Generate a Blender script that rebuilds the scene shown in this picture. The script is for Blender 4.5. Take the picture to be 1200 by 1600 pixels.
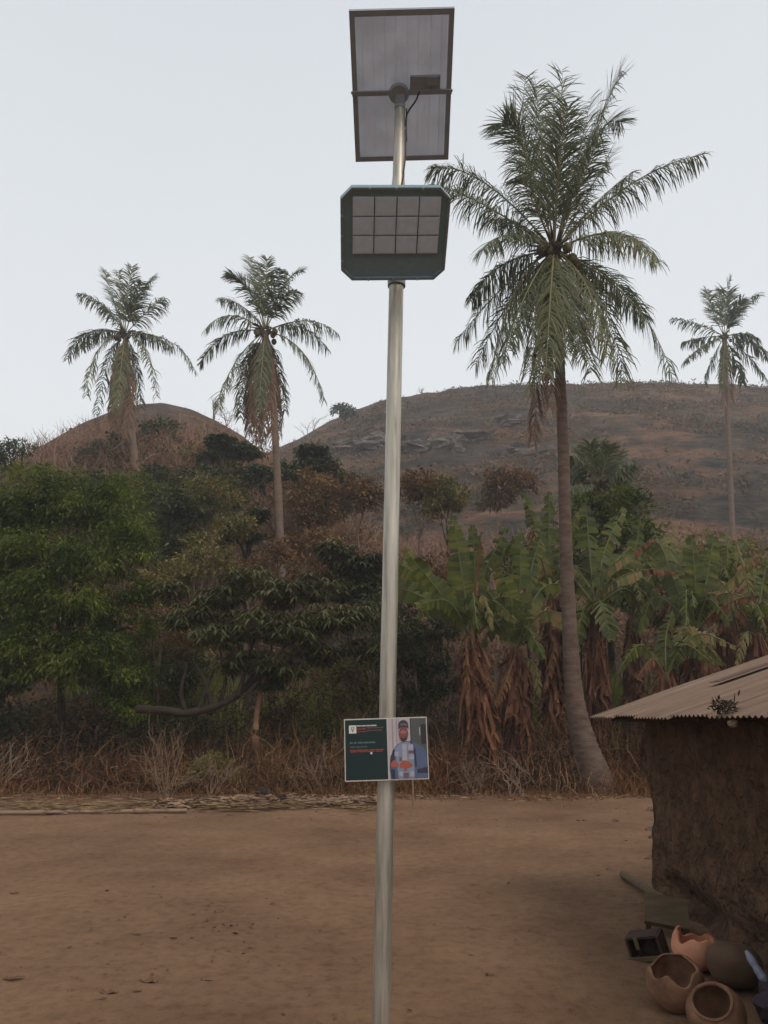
import bpy, math, random
import numpy as np
from mathutils import Vector, Matrix
R = math.radians
rng = np.random.default_rng(7)
random.seed(7)
scene = bpy.context.scene
for o in list(bpy.data.objects):
    bpy.data.objects.remove(o)

# ------------------------------------------------------------------ camera
EYE = 1.7
PITCH = R(15)
F = 1200.0
cam_d = bpy.data.cameras.new('camera')
cam = bpy.data.objects.new('camera', cam_d)
scene.collection.objects.link(cam)
cam.location = (0, 0, EYE)
cam.rotation_euler = (R(90) + PITCH, 0, 0)
cam_d.sensor_fit = 'VERTICAL'
cam_d.sensor_height = 36
cam_d.sensor_width = 27
cam_d.lens = 27
cam_d.clip_start = 0.05
cam_d.clip_end = 3000
scene.camera = cam
scene.render.resolution_x = 768
scene.render.resolution_y = 1024

# ------------------------------------------------------------------ sky, sun, exposure
world = bpy.data.worlds.new('World')
scene.world = world
world.use_nodes = True
wn, wl = world.node_tree.nodes, world.node_tree.links
wn.clear()
wo = wn.new('ShaderNodeOutputWorld')
bg = wn.new('ShaderNodeBackground')
sky = wn.new('ShaderNodeTexSky')
sky.sky_type = 'NISHITA'
sky.sun_disc = False
SUN_EL, SUN_ROT = R(50), R(140)
sky.sun_elevation = SUN_EL
sky.sun_rotation = SUN_ROT
sky.air_density = 1.0
sky.dust_density = 6.0
sky.ozone_density = 1.0
hs = wn.new('ShaderNodeHueSaturation')
hs.inputs['Saturation'].default_value = 0.30
wl.new(sky.outputs[0], hs.inputs['Color'])
# high thin cloud: evens the clear sky out to a pale overcast grey
mx = wn.new('ShaderNodeMix'); mx.data_type = 'RGBA'
mx.inputs[0].default_value = 0.80
geo = wn.new('ShaderNodeTexCoord')
sep = wn.new('ShaderNodeSeparateXYZ')
wl.new(geo.outputs['Generated'], sep.inputs[0])
rp = wn.new('ShaderNodeValToRGB')
rp.color_ramp.elements[0].position = 0.0
rp.color_ramp.elements[0].color = (8.8, 8.8, 8.6, 1)
rp.color_ramp.elements[1].position = 1.0
rp.color_ramp.elements[1].color = (5.5, 5.9, 6.4, 1)
e = rp.color_ramp.elements.new(0.35); e.color = (7.7, 8.0, 8.2, 1)
wl.new(sep.outputs['Z'], rp.inputs[0])
nz = wn.new('ShaderNodeTexNoise'); nz.inputs['Scale'].default_value = 1.6; nz.inputs['Detail'].default_value = 3
wl.new(geo.outputs['Generated'], nz.inputs['Vector'])
mr = wn.new('ShaderNodeMapRange'); mr.inputs['To Min'].default_value = 0.95; mr.inputs['To Max'].default_value = 1.05
wl.new(nz.outputs['Fac'], mr.inputs['Value'])
vm = wn.new('ShaderNodeVectorMath'); vm.operation = 'SCALE'
wl.new(rp.outputs[0], vm.inputs[0]); wl.new(mr.outputs[0], vm.inputs['Scale'])
wl.new(hs.outputs[0], mx.inputs['A']); wl.new(vm.outputs[0], mx.inputs['B'])
wl.new(mx.outputs['Result'], bg.inputs['Color'])
bg.inputs['Strength'].default_value = 0.132
wl.new(bg.outputs[0], wo.inputs[0])

sun_d = bpy.data.lights.new('sun', 'SUN')
sun_d.energy = 1.3
sun_d.angle = R(25)
sun_d.color = (1.0, 0.88, 0.74)
sun = bpy.data.objects.new('sun', sun_d)
scene.collection.objects.link(sun)
sdir = Vector((math.sin(SUN_ROT) * math.cos(SUN_EL), math.cos(SUN_ROT) * math.cos(SUN_EL), math.sin(SUN_EL)))
sun.rotation_euler = sdir.to_track_quat('Z', 'Y').to_euler()

scene.view_settings.view_transform = 'Standard'
scene.view_settings.look = 'None'
scene.view_settings.exposure = 0.0
scene.view_settings.gamma = 1.0
scene.view_settings.use_curve_mapping = False
scene.render.engine = 'CYCLES'
scene.cycles.max_bounces = 6
scene.cycles.diffuse_bounces = 3
scene.cycles.volume_bounces = 0
scene.cycles.transparent_max_bounces = 6

# ------------------------------------------------------------------ helpers
def at(px, py, Y):
    """world point at depth Y that was measured at pixel px, py of the 1200 x 1600 photograph"""
    u = (800 - py) / F
    t = Y / (math.cos(PITCH) - u * math.sin(PITCH))
    return np.array([(px - 600) / F * t, Y, EYE + t * (math.sin(PITCH) + u * math.cos(PITCH))])

def on_ground(px, py, z=0.0):
    u = (800 - py) / F
    d = math.sin(PITCH) + u * math.cos(PITCH)
    t = (z - EYE) / d
    return np.array([(px - 600) / F * t, t * (math.cos(PITCH) - u * math.sin(PITCH)), z])

def unit(v):
    v = np.asarray(v, float)
    n = np.linalg.norm(v, axis=-1, keepdims=True)
    return v / np.maximum(n, 1e-9)

class MB:
    """collects vertices and faces and links them as one mesh object"""
    def __init__(self):
        self.v = []; self.q = []; self.t = []; self.n = 0
        self.poly = []
    def quads(self, V, Q, mi=0):
        V = np.asarray(V, float).reshape(-1, 3); Q = np.asarray(Q, int).reshape(-1, 4)
        self.v.append(V); self.q.append((Q + self.n, mi)); self.n += len(V)
    def faces(self, V, FS, mi=0):
        V = np.asarray(V, float).reshape(-1, 3)
        self.v.append(V)
        for f in FS: self.poly.append(([i + self.n for i in f], mi))
        self.n += len(V)
    def grid(self, G, mi=0, close_u=False):
        """G: (nu, nv, 3) points"""
        nu, nv = G.shape[:2]
        idx = np.arange(nu * nv).reshape(nu, nv)
        if close_u: idx = np.vstack([idx, idx[:1]])
        Q = np.stack([idx[:-1, :-1], idx[1:, :-1], idx[1:, 1:], idx[:-1, 1:]], -1).reshape(-1, 4)
        self.quads(G.reshape(-1, 3), Q, mi)
    def tube(self, path, rad, n=8, mi=0, cap=True):
        path = np.asarray(path, float); m = len(path)
        rad = np.broadcast_to(np.asarray(rad, float), (m,))
        tan = unit(np.gradient(path, axis=0))
        ref = np.array([0, 0, 1.0]) if abs(tan[0][2]) < .9 else np.array([1.0, 0, 0])
        a = unit(np.cross(tan, ref)); b = np.cross(tan, a)
        ang = np.linspace(0, 2 * math.pi, n, endpoint=False)
        G = path[None] + rad[None, :, None] * (np.cos(ang)[:, None, None] * a[None] + np.sin(ang)[:, None, None] * b[None])
        self.grid(G, mi, close_u=True)
        if cap:
            for k in (0, -1):
                ring = G[:, k]; self.faces(ring, [list(range(n)) if k == -1 else list(range(n))[::-1]], mi)
    def box(self, c, s, rot=None, mi=0, taper=1.0):
        c = np.asarray(c, float); s = np.asarray(s, float) / 2
        V = np.array([[x, y, z] for x in (-1, 1) for y in (-1, 1) for z in (-1, 1)], float)
        V[V[:, 2] > 0, :2] *= taper
        V = V * s
        if rot is not None: V = V @ np.asarray(rot).T
        V += c
        self.faces(V, [(0, 1, 3, 2), (4, 6, 7, 5), (0, 4, 5, 1), (2, 3, 7, 6), (0, 2, 6, 4), (1, 5, 7, 3)], mi)
    def leaves(self, P, D, S, L, W, sag=0.0, mi=0):
        """one diamond quad per leaf: base P, direction D, side S"""
        P = np.asarray(P); L = np.asarray(L)[:, None]; W = np.asarray(W)[:, None]
        up = np.array([0, 0, 1.0])
        mid = P + D * L * .45
        tip = P + D * L - up * L * sag
        V = np.stack([P, mid + S * W / 2, tip, mid - S * W / 2], 1)
        n = len(P)
        self.quads(V.reshape(-1, 3), np.arange(4 * n).reshape(n, 4), mi)
    def build(self, name, mats, parent=None, smooth=False, kind=None):
        me = bpy.data.meshes.new(name)
        V = np.concatenate(self.v) if self.v else np.zeros((0, 3))
        ql = [q for q, m in self.q]; Q = np.concatenate(ql) if ql else np.zeros((0, 4), int)
        qm = np.concatenate([np.full(len(q), m) for q, m in self.q]) if ql else np.zeros(0, int)
        loops = [Q.reshape(-1)] + [np.array(p[0]) for p in self.poly]
        counts = np.concatenate([np.full(len(Q), 4), np.array([len(p[0]) for p in self.poly], int)]).astype(np.int32)
        mi = np.concatenate([qm, np.array([p[1] for p in self.poly], int)]).astype(np.int32)
        loops = np.concatenate(loops).astype(np.int32)
        me.vertices.add(len(V)); me.vertices.foreach_set('co', V.astype(np.float32).reshape(-1))
        me.loops.add(len(loops)); me.loops.foreach_set('vertex_index', loops)
        me.polygons.add(len(counts))
        st = np.concatenate([[0], np.cumsum(counts)[:-1]]).astype(np.int32)
        me.polygons.foreach_set('loop_start', st)
        me.polygons.foreach_set('loop_total', counts)
        me.polygons.foreach_set('material_index', mi)
        me.polygons.foreach_set('use_smooth', np.full(len(counts), bool(smooth)))
        me.update(calc_edges=True)
        if not isinstance(mats, (list, tuple)): mats = [mats]
        for m in mats: me.materials.append(m)
        o = bpy.data.objects.new(name, me)
        scene.collection.objects.link(o)
        if parent is not None:
            o.parent = parent
            o.matrix_parent_inverse = Matrix.Translation(parent.location).inverted() if parent.type == 'EMPTY' else Matrix()
            if parent.type != 'EMPTY':
                o.matrix_parent_inverse = Matrix()
        if kind: o['kind'] = kind
        return o

def thing(name, loc, label, cat, group=None):
    o = bpy.data.objects.new(name, None)
    o.empty_display_size = 0.2
    o.location = tuple(float(a) for a in loc)
    scene.collection.objects.link(o)
    o['label'] = label; o['category'] = cat
    if group: o['group'] = group
    return o

def tag(o, label, cat, group=None):
    o['label'] = label; o['category'] = cat
    if group: o['group'] = group
    return o

def bez(p0, p1, p2, n):
    t = np.linspace(0, 1, n)[:, None]
    return (1 - t) ** 2 * np.asarray(p0) + 2 * t * (1 - t) * np.asarray(p1) + t ** 2 * np.asarray(p2)

def spline(pts, n):
    """Catmull-Rom through pts"""
    P = np.asarray(pts, float); P = np.vstack([2 * P[0] - P[1], P, 2 * P[-1] - P[-2]])
    s = np.linspace(0, len(P) - 3 - 1e-6, n); i = s.astype(int); t = (s - i)[:, None]
    a, b, c, d = P[i], P[i + 1], P[i + 2], P[i + 3]
    return .5 * (2 * b + (c - a) * t + (2 * a - 5 * b + 4 * c - d) * t ** 2 + (3 * b - a - 3 * c + d) * t ** 3)

_lat = np.random.default_rng(3).random((256, 256))
def vnoise(x, y):
    xi = np.floor(x).astype(int); yi = np.floor(y).astype(int)
    fx = x - xi; fy = y - yi
    fx = fx * fx * (3 - 2 * fx); fy = fy * fy * (3 - 2 * fy)
    g = lambda a, b: _lat[a % 256, b % 256]
    return (g(xi, yi) * (1 - fx) + g(xi + 1, yi) * fx) * (1 - fy) + (g(xi, yi + 1) * (1 - fx) + g(xi + 1, yi + 1) * fx) * fy - .5
def fbm(x, y, o=4):
    s = 0; a = 1.0
    for k in range(o):
        s = s + a * vnoise(x * 2 ** k + 17 * k, y * 2 ** k + 31 * k); a *= .5
    return s

# ------------------------------------------------------------------ materials
def nodes(name):
    m = bpy.data.materials.new(name); m.use_nodes = True
    nt = m.node_tree; b = nt.nodes['Principled BSDF']
    return m, nt, b

def ramp(nt, cols, pos=None, interp='LINEAR'):
    r = nt.nodes.new('ShaderNodeValToRGB'); r.color_ramp.interpolation = interp
    n = len(cols); pos = pos or [i / (n - 1) for i in range(n)]
    el = r.color_ramp.elements
    while len(el) < n: el.new(.5)
    for i in range(n):
        el[i].position = pos[i]; el[i].color = (*cols[i], 1)
    return r

def mat_noise(name, cols, scale=3, rough=.85, bump=.3, bscale=None, pos=None, stretch=(1, 1, 1), metallic=0, spec=.3, dist=.02, detail=6, coords='Object'):
    m, nt, b = nodes(name)
    tc = nt.nodes.new('ShaderNodeTexCoord'); mp = nt.nodes.new('ShaderNodeMapping')
    mp.inputs['Scale'].default_value = stretch
    nt.links.new(tc.outputs[coords], mp.inputs[0])
    n = nt.nodes.new('ShaderNodeTexNoise'); n.inputs['Scale'].default_value = scale; n.inputs['Detail'].default_value = detail
    n.inputs['Roughness'].default_value = .6
    nt.links.new(mp.outputs[0], n.inputs['Vector'])
    r = ramp(nt, cols, pos or [.3 + .4 * i / (len(cols) - 1) for i in range(len(cols))])
    nt.links.new(n.outputs['Fac'], r.inputs[0]); nt.links.new(r.outputs[0], b.inputs['Base Color'])
    b.inputs['Roughness'].default_value = rough; b.inputs['Metallic'].default_value = metallic
    b.inputs['Specular IOR Level'].default_value = spec
    if bump:
        n2 = nt.nodes.new('ShaderNodeTexNoise'); n2.inputs['Scale'].default_value = bscale or scale * 4; n2.inputs['Detail'].default_value = 6
        nt.links.new(mp.outputs[0], n2.inputs['Vector'])
        bp = nt.nodes.new('ShaderNodeBump'); bp.inputs['Strength'].default_value = bump; bp.inputs['Distance'].default_value = dist
        nt.links.new(n2.outputs['Fac'], bp.inputs['Height']); nt.links.new(bp.outputs[0], b.inputs['Normal'])
    return m

def mat_leaf(name, cols, trans=.3, rough=.6, patch=None):
    """colour varies from leaf to leaf (random per island) and, softly, from place to place"""
    m, nt, b = nodes(name)
    g = nt.nodes.new('ShaderNodeNewGeometry')
    r = ramp(nt, cols)
    if patch:
        tc = nt.nodes.new('ShaderNodeTexCoord')
        n = nt.nodes.new('ShaderNodeTexNoise'); n.inputs['Scale'].default_value = patch; n.inputs['Detail'].default_value = 3
        nt.links.new(tc.outputs['Object'], n.inputs['Vector'])
        mr = nt.nodes.new('ShaderNodeMapRange'); mr.inputs['From Min'].default_value = .35; mr.inputs['From Max'].default_value = .65
        nt.links.new(n.outputs['Fac'], mr.inputs['Value'])
        mix = nt.nodes.new('ShaderNodeMath'); mix.operation = 'MULTIPLY_ADD'
        mix.inputs[1].default_value = .45
        nt.links.new(g.outputs['Random Per Island'], mix.inputs[0])
        ad = nt.nodes.new('ShaderNodeMath'); ad.operation = 'MULTIPLY'; ad.inputs[1].default_value = .55
        nt.links.new(mr.outputs[0], ad.inputs[0]); nt.links.new(ad.outputs[0], mix.inputs[2])
        nt.links.new(mix.outputs[0], r.inputs[0])
    else:
        nt.links.new(g.outputs['Random Per Island'], r.inputs[0])
    nt.links.new(r.outputs[0], b.inputs['Base Color'])
    b.inputs['Roughness'].default_value = rough; b.inputs['Specular IOR Level'].default_value = .3
    if trans:
        t = nt.nodes.new('ShaderNodeBsdfTranslucent'); nt.links.new(r.outputs[0], t.inputs['Color'])
        ms = nt.nodes.new('ShaderNodeMixShader'); ms.inputs[0].default_value = trans
        nt.links.new(b.outputs[0], ms.inputs[1]); nt.links.new(t.outputs[0], ms.inputs[2])
        nt.links.new(ms.outputs[0], nt.nodes['Material Output'].inputs['Surface'])
    return m

def mat_flat(name, col, rough=.6, metallic=0, spec=.4):
    m = mat_noise(name, [tuple(c * .93 for c in col), tuple(min(1, c * 1.05) for c in col)], scale=25, rough=rough, bump=.05, metallic=metallic, spec=spec, dist=.002)
    return m

M = {}
M['frond'] = mat_leaf('frond_green', [(0.063, 0.080, 0.038), (0.098, 0.123, 0.054), (0.135, 0.152, 0.077), (0.225, 0.203, 0.128)], .38, .45)  # greens paled so a look of haze sits in the leaf colour
M['frond_pale'] = mat_leaf('frond_pale', [(0.103, 0.127, 0.052), (0.161, 0.172, 0.081), (0.218, 0.196, 0.103)], .4, .5)
M['frond_dead'] = mat_leaf('frond_dead', [(0.138, 0.081, 0.052), (0.230, 0.138, 0.092), (0.299, 0.196, 0.138)], .3, .8)
M['rachis'] = mat_noise('frond_rib', [(.16, .15, .06), (.24, .20, .09)], 6, .6, .1)
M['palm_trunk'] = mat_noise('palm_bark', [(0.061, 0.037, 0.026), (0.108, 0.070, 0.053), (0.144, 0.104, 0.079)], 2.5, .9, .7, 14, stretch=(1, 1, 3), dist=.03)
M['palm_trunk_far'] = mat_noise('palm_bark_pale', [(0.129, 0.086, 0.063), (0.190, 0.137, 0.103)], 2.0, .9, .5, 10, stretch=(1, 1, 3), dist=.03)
M['banana'] = mat_leaf('banana_green', [(0.027, 0.031, 0.004), (0.050, 0.065, 0.006), (0.086, 0.106, 0.009), (0.166, 0.156, 0.018)], .35, .5, patch=1.2)
M['banana_old'] = mat_leaf('banana_yellowing', [(0.098, 0.119, 0.035), (0.196, 0.182, 0.056), (0.280, 0.168, 0.070)], .35, .6)
M['banana_dead'] = mat_leaf('banana_dead', [(0.050, 0.018, 0.009), (0.101, 0.039, 0.019), (0.168, 0.070, 0.034), (0.268, 0.137, 0.067)], .2, .9, patch=1.5)
M['banana_stem'] = mat_noise('banana_stem', [(0.056, 0.032, 0.018), (0.112, 0.068, 0.028), (0.104, 0.088, 0.032)], 3, .8, .5, 10, stretch=(1, 1, .25))
M['banana_rib'] = mat_noise('banana_rib', [(.07, .08, .025), (.12, .12, .04)], 6, .6, .1)
M['neem'] = mat_leaf('bright_leaf', [(0.025, 0.039, 0.006), (0.061, 0.088, 0.009), (0.115, 0.146, 0.014), (0.185, 0.190, 0.024)], .35, .6, patch=.9)
M['dark_leaf'] = mat_leaf('dark_leaf', [(0.023, 0.028, 0.009), (0.047, 0.056, 0.016), (0.081, 0.090, 0.026), (0.124, 0.122, 0.039)], .25, .5, patch=.8)
M['whorl_leaf'] = mat_leaf('drooping_leaf', [(0.029, 0.032, 0.010), (0.055, 0.058, 0.016), (0.092, 0.090, 0.028), (0.132, 0.121, 0.044)], .25, .5, patch=.8)
M['olive_leaf'] = mat_leaf('olive_leaf', [(0.068, 0.068, 0.020), (0.138, 0.123, 0.033), (0.220, 0.179, 0.050), (0.179, 0.103, 0.033)], .3, .6, patch=.7)
M['yellow_grass'] = mat_leaf('yellow_green_grass', [(.14, .17, .03), (.22, .25, .05), (.30, .29, .08)], .45, .7)
M['dry_grass'] = mat_leaf('dry_weeds', [(0.066, 0.026, 0.010), (0.121, 0.048, 0.019), (0.187, 0.083, 0.030), (0.242, 0.122, 0.048)], .2, .9, patch=.5)
M['scrub'] = mat_leaf('dry_scrub', [(0.060, 0.068, 0.017), (0.113, 0.057, 0.021), (0.173, 0.087, 0.038), (0.253, 0.151, 0.069), (0.199, 0.181, 0.054)], .2, .9, patch=.25)
M['hill_scrub'] = mat_leaf('hill_scrub', [(0.066, 0.055, 0.035), (0.111, 0.081, 0.049), (0.176, 0.111, 0.065), (0.214, 0.121, 0.065)], .15, .9, patch=.08)
M['twig'] = mat_noise('twig_bark', [(.14, .085, .055), (.24, .16, .11)], 8, .9, .2)
M['twig_pale'] = mat_noise('twig_pale', [(.20, .13, .09), (.30, .21, .15)], 8, .9, .2)
M['bark'] = mat_noise('dark_bark', [(.022, .014, .009), (.052, .034, .023)], 5, .95, .6, 20)
M['bark_brown'] = mat_noise('brown_bark', [(.12, .06, .035), (.20, .11, .065)], 5, .95, .5, 20)
M['coconut'] = mat_noise('coconut_husk', [(.06, .055, .02), (.12, .085, .035)], 8, .7, .1)
M['steel'] = mat_noise('galvanised_steel', [(.23, .20, .16), (.40, .37, .31), (.54, .50, .44)], 22, .42, .12, 60, stretch=(1, 1, .07), metallic=.6, spec=.5, dist=.001, pos=[.34, .5, .68])
M['steel_dark'] = mat_flat('dark_steel', (.22, .245, .27), .7)
M['alu'] = mat_flat('dull_aluminium_frame', (.26, .29, .32), .5, .2)
M['teal'] = mat_flat('lamp_housing', (.19, .30, .35), .4)
M['lens'] = mat_flat('led_lens', (.56, .68, .80), .7, 0, .1)
M['cable'] = mat_flat('black_cable', (.02, .02, .02), .5)
M['litter'] = mat_leaf('straw_litter', [(0.100, 0.053, 0.025), (0.190, 0.116, 0.060), (0.320, 0.221, 0.119)], .1, .9)
M['ash'] = mat_leaf('pale_litter', [(0.209, 0.133, 0.082), (0.312, 0.207, 0.136), (0.149, 0.085, 0.048)], .1, .9)
M['deadleaf'] = mat_leaf('dead_leaf', [(0.063, 0.032, 0.018), (0.126, 0.063, 0.036), (0.090, 0.054, 0.036)], 0, .9)

# panel back: white sheet with the cells showing through, translucency imitating veiling glare
def mat_backsheet():
    m, nt, b = nodes('panel_backsheet')
    tc = nt.nodes.new('ShaderNodeTexCoord')
    n = nt.nodes.new('ShaderNodeTexNoise'); n.inputs['Scale'].default_value = 6
    nt.links.new(tc.outputs['Object'], n.inputs['Vector'])
    r = ramp(nt, [(.67, .68, .70), (.74, .75, .77)], [.35, .65])
    nt.links.new(n.outputs['Fac'], r.inputs[0]); nt.links.new(r.outputs[0], b.inputs['Base Color'])
    b.inputs['Roughness'].default_value = .5
    t = nt.nodes.new('ShaderNodeBsdfTranslucent'); nt.links.new(r.outputs[0], t.inputs['Color'])
    ms = nt.nodes.new('ShaderNodeMixShader'); ms.inputs[0].default_value = .62
    nt.links.new(b.outputs[0], ms.inputs[1]); nt.links.new(t.outputs[0], ms.inputs[2])
    nt.links.new(ms.outputs[0], nt.nodes['Material Output'].inputs['Surface'])
    return m
M['backsheet'] = mat_backsheet()

def mat_ground():
    m, nt, b = nodes('packed_earth')
    tc = nt.nodes.new('ShaderNodeTexCoord')
    def nz(s, d=8, ro=.6, st=(1, 1, 1)):
        mp = nt.nodes.new('ShaderNodeMapping'); mp.inputs['Scale'].default_value = st
        nt.links.new(tc.outputs['Object'], mp.inputs[0])
        n = nt.nodes.new('ShaderNodeTexNoise'); n.inputs['Scale'].default_value = s; n.inputs['Detail'].default_value = d; n.inputs['Roughness'].default_value = ro
        nt.links.new(mp.outputs[0], n.inputs['Vector']); return n
    n1 = nz(.45, 8, .65); n2 = nz(9, 8, .7); n3 = nz(60, 4)
    r1 = ramp(nt, [(.140, .077, .044), (.190, .109, .063), (.230, .136, .080)], [.34, .5, .66])
    nt.links.new(n1.outputs['Fac'], r1.inputs[0])
    r2 = ramp(nt, [(.62, .60, .58), (1, 1, 1), (1.18, 1.16, 1.12)], [.32, .5, .68])
    nt.links.new(n2.outputs['Fac'], r2.inputs[0])
    mul = nt.nodes.new('ShaderNodeMix'); mul.data_type = 'RGBA'; mul.blend_type = 'MULTIPLY'; mul.inputs[0].default_value = .8
    nt.links.new(r1.outputs[0], mul.inputs['A']); nt.links.new(r2.outputs[0], mul.inputs['B'])
    # scattered dark flecks of trodden leaf
    vo = nt.nodes.new('ShaderNodeTexNoise'); vo.inputs['Scale'].default_value = 5; vo.inputs['Detail'].default_value = 10; vo.inputs['Roughness'].default_value = .75
    nt.links.new(tc.outputs['Object'], vo.inputs['Vector'])
    r3 = ramp(nt, [(.35, .32, .30), (1, 1, 1)], [.30, .36])
    nt.links.new(vo.outputs['Fac'], r3.inputs[0])
    mul2 = nt.nodes.new('ShaderNodeMix'); mul2.data_type = 'RGBA'; mul2.blend_type = 'MULTIPLY'; mul2.inputs[0].default_value = 1
    nt.links.new(mul.outputs['Result'], mul2.inputs['A']); nt.links.new(r3.outputs[0], mul2.inputs['B'])
    nt.links.new(mul2.outputs['Result'], b.inputs['Base Color'])
    b.inputs['Roughness'].default_value = .95; b.inputs['Specular IOR Level'].default_value = .15
    ad = nt.nodes.new('ShaderNodeMath'); ad.operation = 'MULTIPLY_ADD'; ad.inputs[1].default_value = .25
    nt.links.new(n3.outputs['Fac'], ad.inputs[0]); nt.links.new(n2.outputs['Fac'], ad.inputs[2])
    bp = nt.nodes.new('ShaderNodeBump'); bp.inputs['Strength'].default_value = .8; bp.inputs['Distance'].default_value = .05
    nt.links.new(ad.outputs[0], bp.inputs['Height']); nt.links.new(bp.outputs[0], b.inputs['Normal'])
    return m
M['earth'] = mat_ground()

def mat_hill(name, rock):
    m, nt, b = nodes(name)
    tc = nt.nodes.new('ShaderNodeTexCoord')
    def nz(s, st, d=8, ro=.65):
        mp = nt.nodes.new('ShaderNodeMapping'); mp.inputs['Scale'].default_value = st
        nt.links.new(tc.outputs['Object'], mp.inputs[0])
        n = nt.nodes.new('ShaderNodeTexNoise'); n.inputs['Scale'].default_value = s; n.inputs['Detail'].default_value = d; n.inputs['Roughness'].default_value = ro
        nt.links.new(mp.outputs[0], n.inputs['Vector']); return n
    a = nz(.085, (.8, 1, 1.6), 12, .78); c = nz(.42, (.7, 1, 2.0), 10, .72)
    r1 = ramp(nt, [(.034, .030, .026), (.080, .065, .052), (.150, .086, .056), (.20, .112, .070)], [.38, .48, .55, .64])
    nt.links.new(a.outputs['Fac'], r1.inputs[0])
    r2 = ramp(nt, [(.45, .45, .46), (.95, .95, .95), (1.35, 1.28, 1.22)], [.38, .5, .64])
    nt.links.new(c.outputs['Fac'], r2.inputs[0])
    mul = nt.nodes.new('ShaderNodeMix'); mul.data_type = 'RGBA'; mul.blend_type = 'MULTIPLY'; mul.inputs[0].default_value = 1
    nt.links.new(r1.outputs[0], mul.inputs['A']); nt.links.new(r2.outputs[0], mul.inputs['B'])
    nt.links.new(mul.outputs['Result'], b.inputs['Base Color'])
    b.inputs['Roughness'].default_value = 1; b.inputs['Specular IOR Level'].default_value = .1
    bp = nt.nodes.new('ShaderNodeBump'); bp.inputs['Strength'].default_value = .9; bp.inputs['Distance'].default_value = 1.2
    nt.links.new(c.outputs['Fac'], bp.inputs['Height']); nt.links.new(bp.outputs[0], b.inputs['Normal'])
    return m
M['hill'] = mat_hill('dry_hillside', 0)

# ------------------------------------------------------------------ ground and hills
def ground_z(x, y):
    x = np.asarray(x, float); y = np.asarray(y, float)
    near = np.clip(1 - np.hypot(x, y - 10) / 60, 0, 1)
    return near * (.06 * fbm(x * .35 + 5, y * .35, 3) + .018 * fbm(x * 2.1, y * 2.1, 3) + .008 * fbm(x * 7, y * 7, 2))

BIG = np.array([at(px, py, 130)[[0, 2]] for px, py in
                ((-300, 1000), (0, 880), (200, 790), (340, 735), (420, 706), (470, 684), (520, 658), (600, 630), (700, 610), (760, 601),
                 (830, 599), (900, 598), (1050, 597), (1130, 600), (1200, 606), (1330, 625), (1500, 690), (1800, 850), (2200, 1050))])
SMALL = np.array([at(px, py, 80)[[0, 2]] for px, py in
                  ((-420, 1000), (-200, 860), (-60, 775), (0, 738), (40, 712), (80, 688), (130, 662), (180, 640), (220, 631), (255, 629), (300, 640), (340, 658), (380, 682),
                   (420, 714), (470, 765), (540, 850), (640, 960), (760, 1090))])
def hill_big(x, y):
    H = np.interp(x, BIG[:, 0], BIG[:, 1], left=0, right=0)
    g = np.interp(y, [24, 40, 60, 90, 120, 130, 140, 190, 300], [0, .11, .25, .57, .90, 1, 1.0, .8, 0])
    n = fbm(x * .06, y * .06, 5)
    ter = fbm(x * .03 + 9, y * .14 + 3, 4)
    return H * g * 1.0 + (n * 1.5 + ter * 2.4 + 1.3 * np.abs(fbm(x * .16 + 5, y * .22, 3)) + .7 * fbm(x * .5, y * .8 + 2, 2)) * np.clip(g * 2.5, 0, 1) * np.clip(1.4 - g, .25, 1) * np.clip(H / 20, 0, 1)
def hill_small(x, y):
    t = np.clip((y - 24) / 56, 0, 1)
    xs = -25 + (x - (-25 + (1 - t) * 56 * .30)) / (.72 + .28 * t)      # a spur that widens towards its summit
    H = np.interp(xs, SMALL[:, 0], SMALL[:, 1], left=0, right=0)
    g = np.where(y < 80, t ** .85, np.interp(y, [80, 85, 130, 170], [1, .99, .5, 0]))
    n = fbm(x * .09 + 40, y * .09, 5)
    return H * g + n * 1.6 * np.clip(g * 2.5, 0, 1) * np.clip(1.3 - g, .15, 1) * np.clip(H / 15, 0, 1)
def H(x, y):
    x = np.asarray(x, float); y = np.asarray(y, float)
    return np.maximum(np.maximum(hill_big(x, y), hill_small(x, y)), 0)

def sheet(name, xs, ys, fz, mat):
    X, Y = np.meshgrid(xs, ys, indexing='ij')
    mb = MB(); mb.grid(np.stack([X, Y, fz(X, Y)], -1)); o = mb.build(name, mat, smooth=True, kind='structure')
    return o
gx = np.concatenate([np.linspace(-600, -60, 12), np.linspace(-55, -14, 14), np.linspace(-13, 13, 200), np.linspace(14, 55, 14), np.linspace(60, 600, 12)])
gy = np.concatenate([np.linspace(-500, -20, 10), np.linspace(-15, 2, 10), np.linspace(2.2, 24, 200), np.linspace(25, 60, 12), np.linspace(80, 600, 12)])
sheet('ground', gx, gy, ground_z, M['earth'])
sheet('large_hill', np.concatenate([np.linspace(-110, -46, 30), np.linspace(-45, 95, 230), np.linspace(97, 330, 60)]), np.concatenate([np.linspace(24, 134, 190), np.linspace(137, 300, 50)]), lambda x, y: hill_big(x, y) - .15, M['hill'])
sheet('small_hill', np.linspace(-75, 22, 170), np.linspace(24, 170, 220), lambda x, y: hill_small(x, y) - .15, M['hill'])

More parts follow.
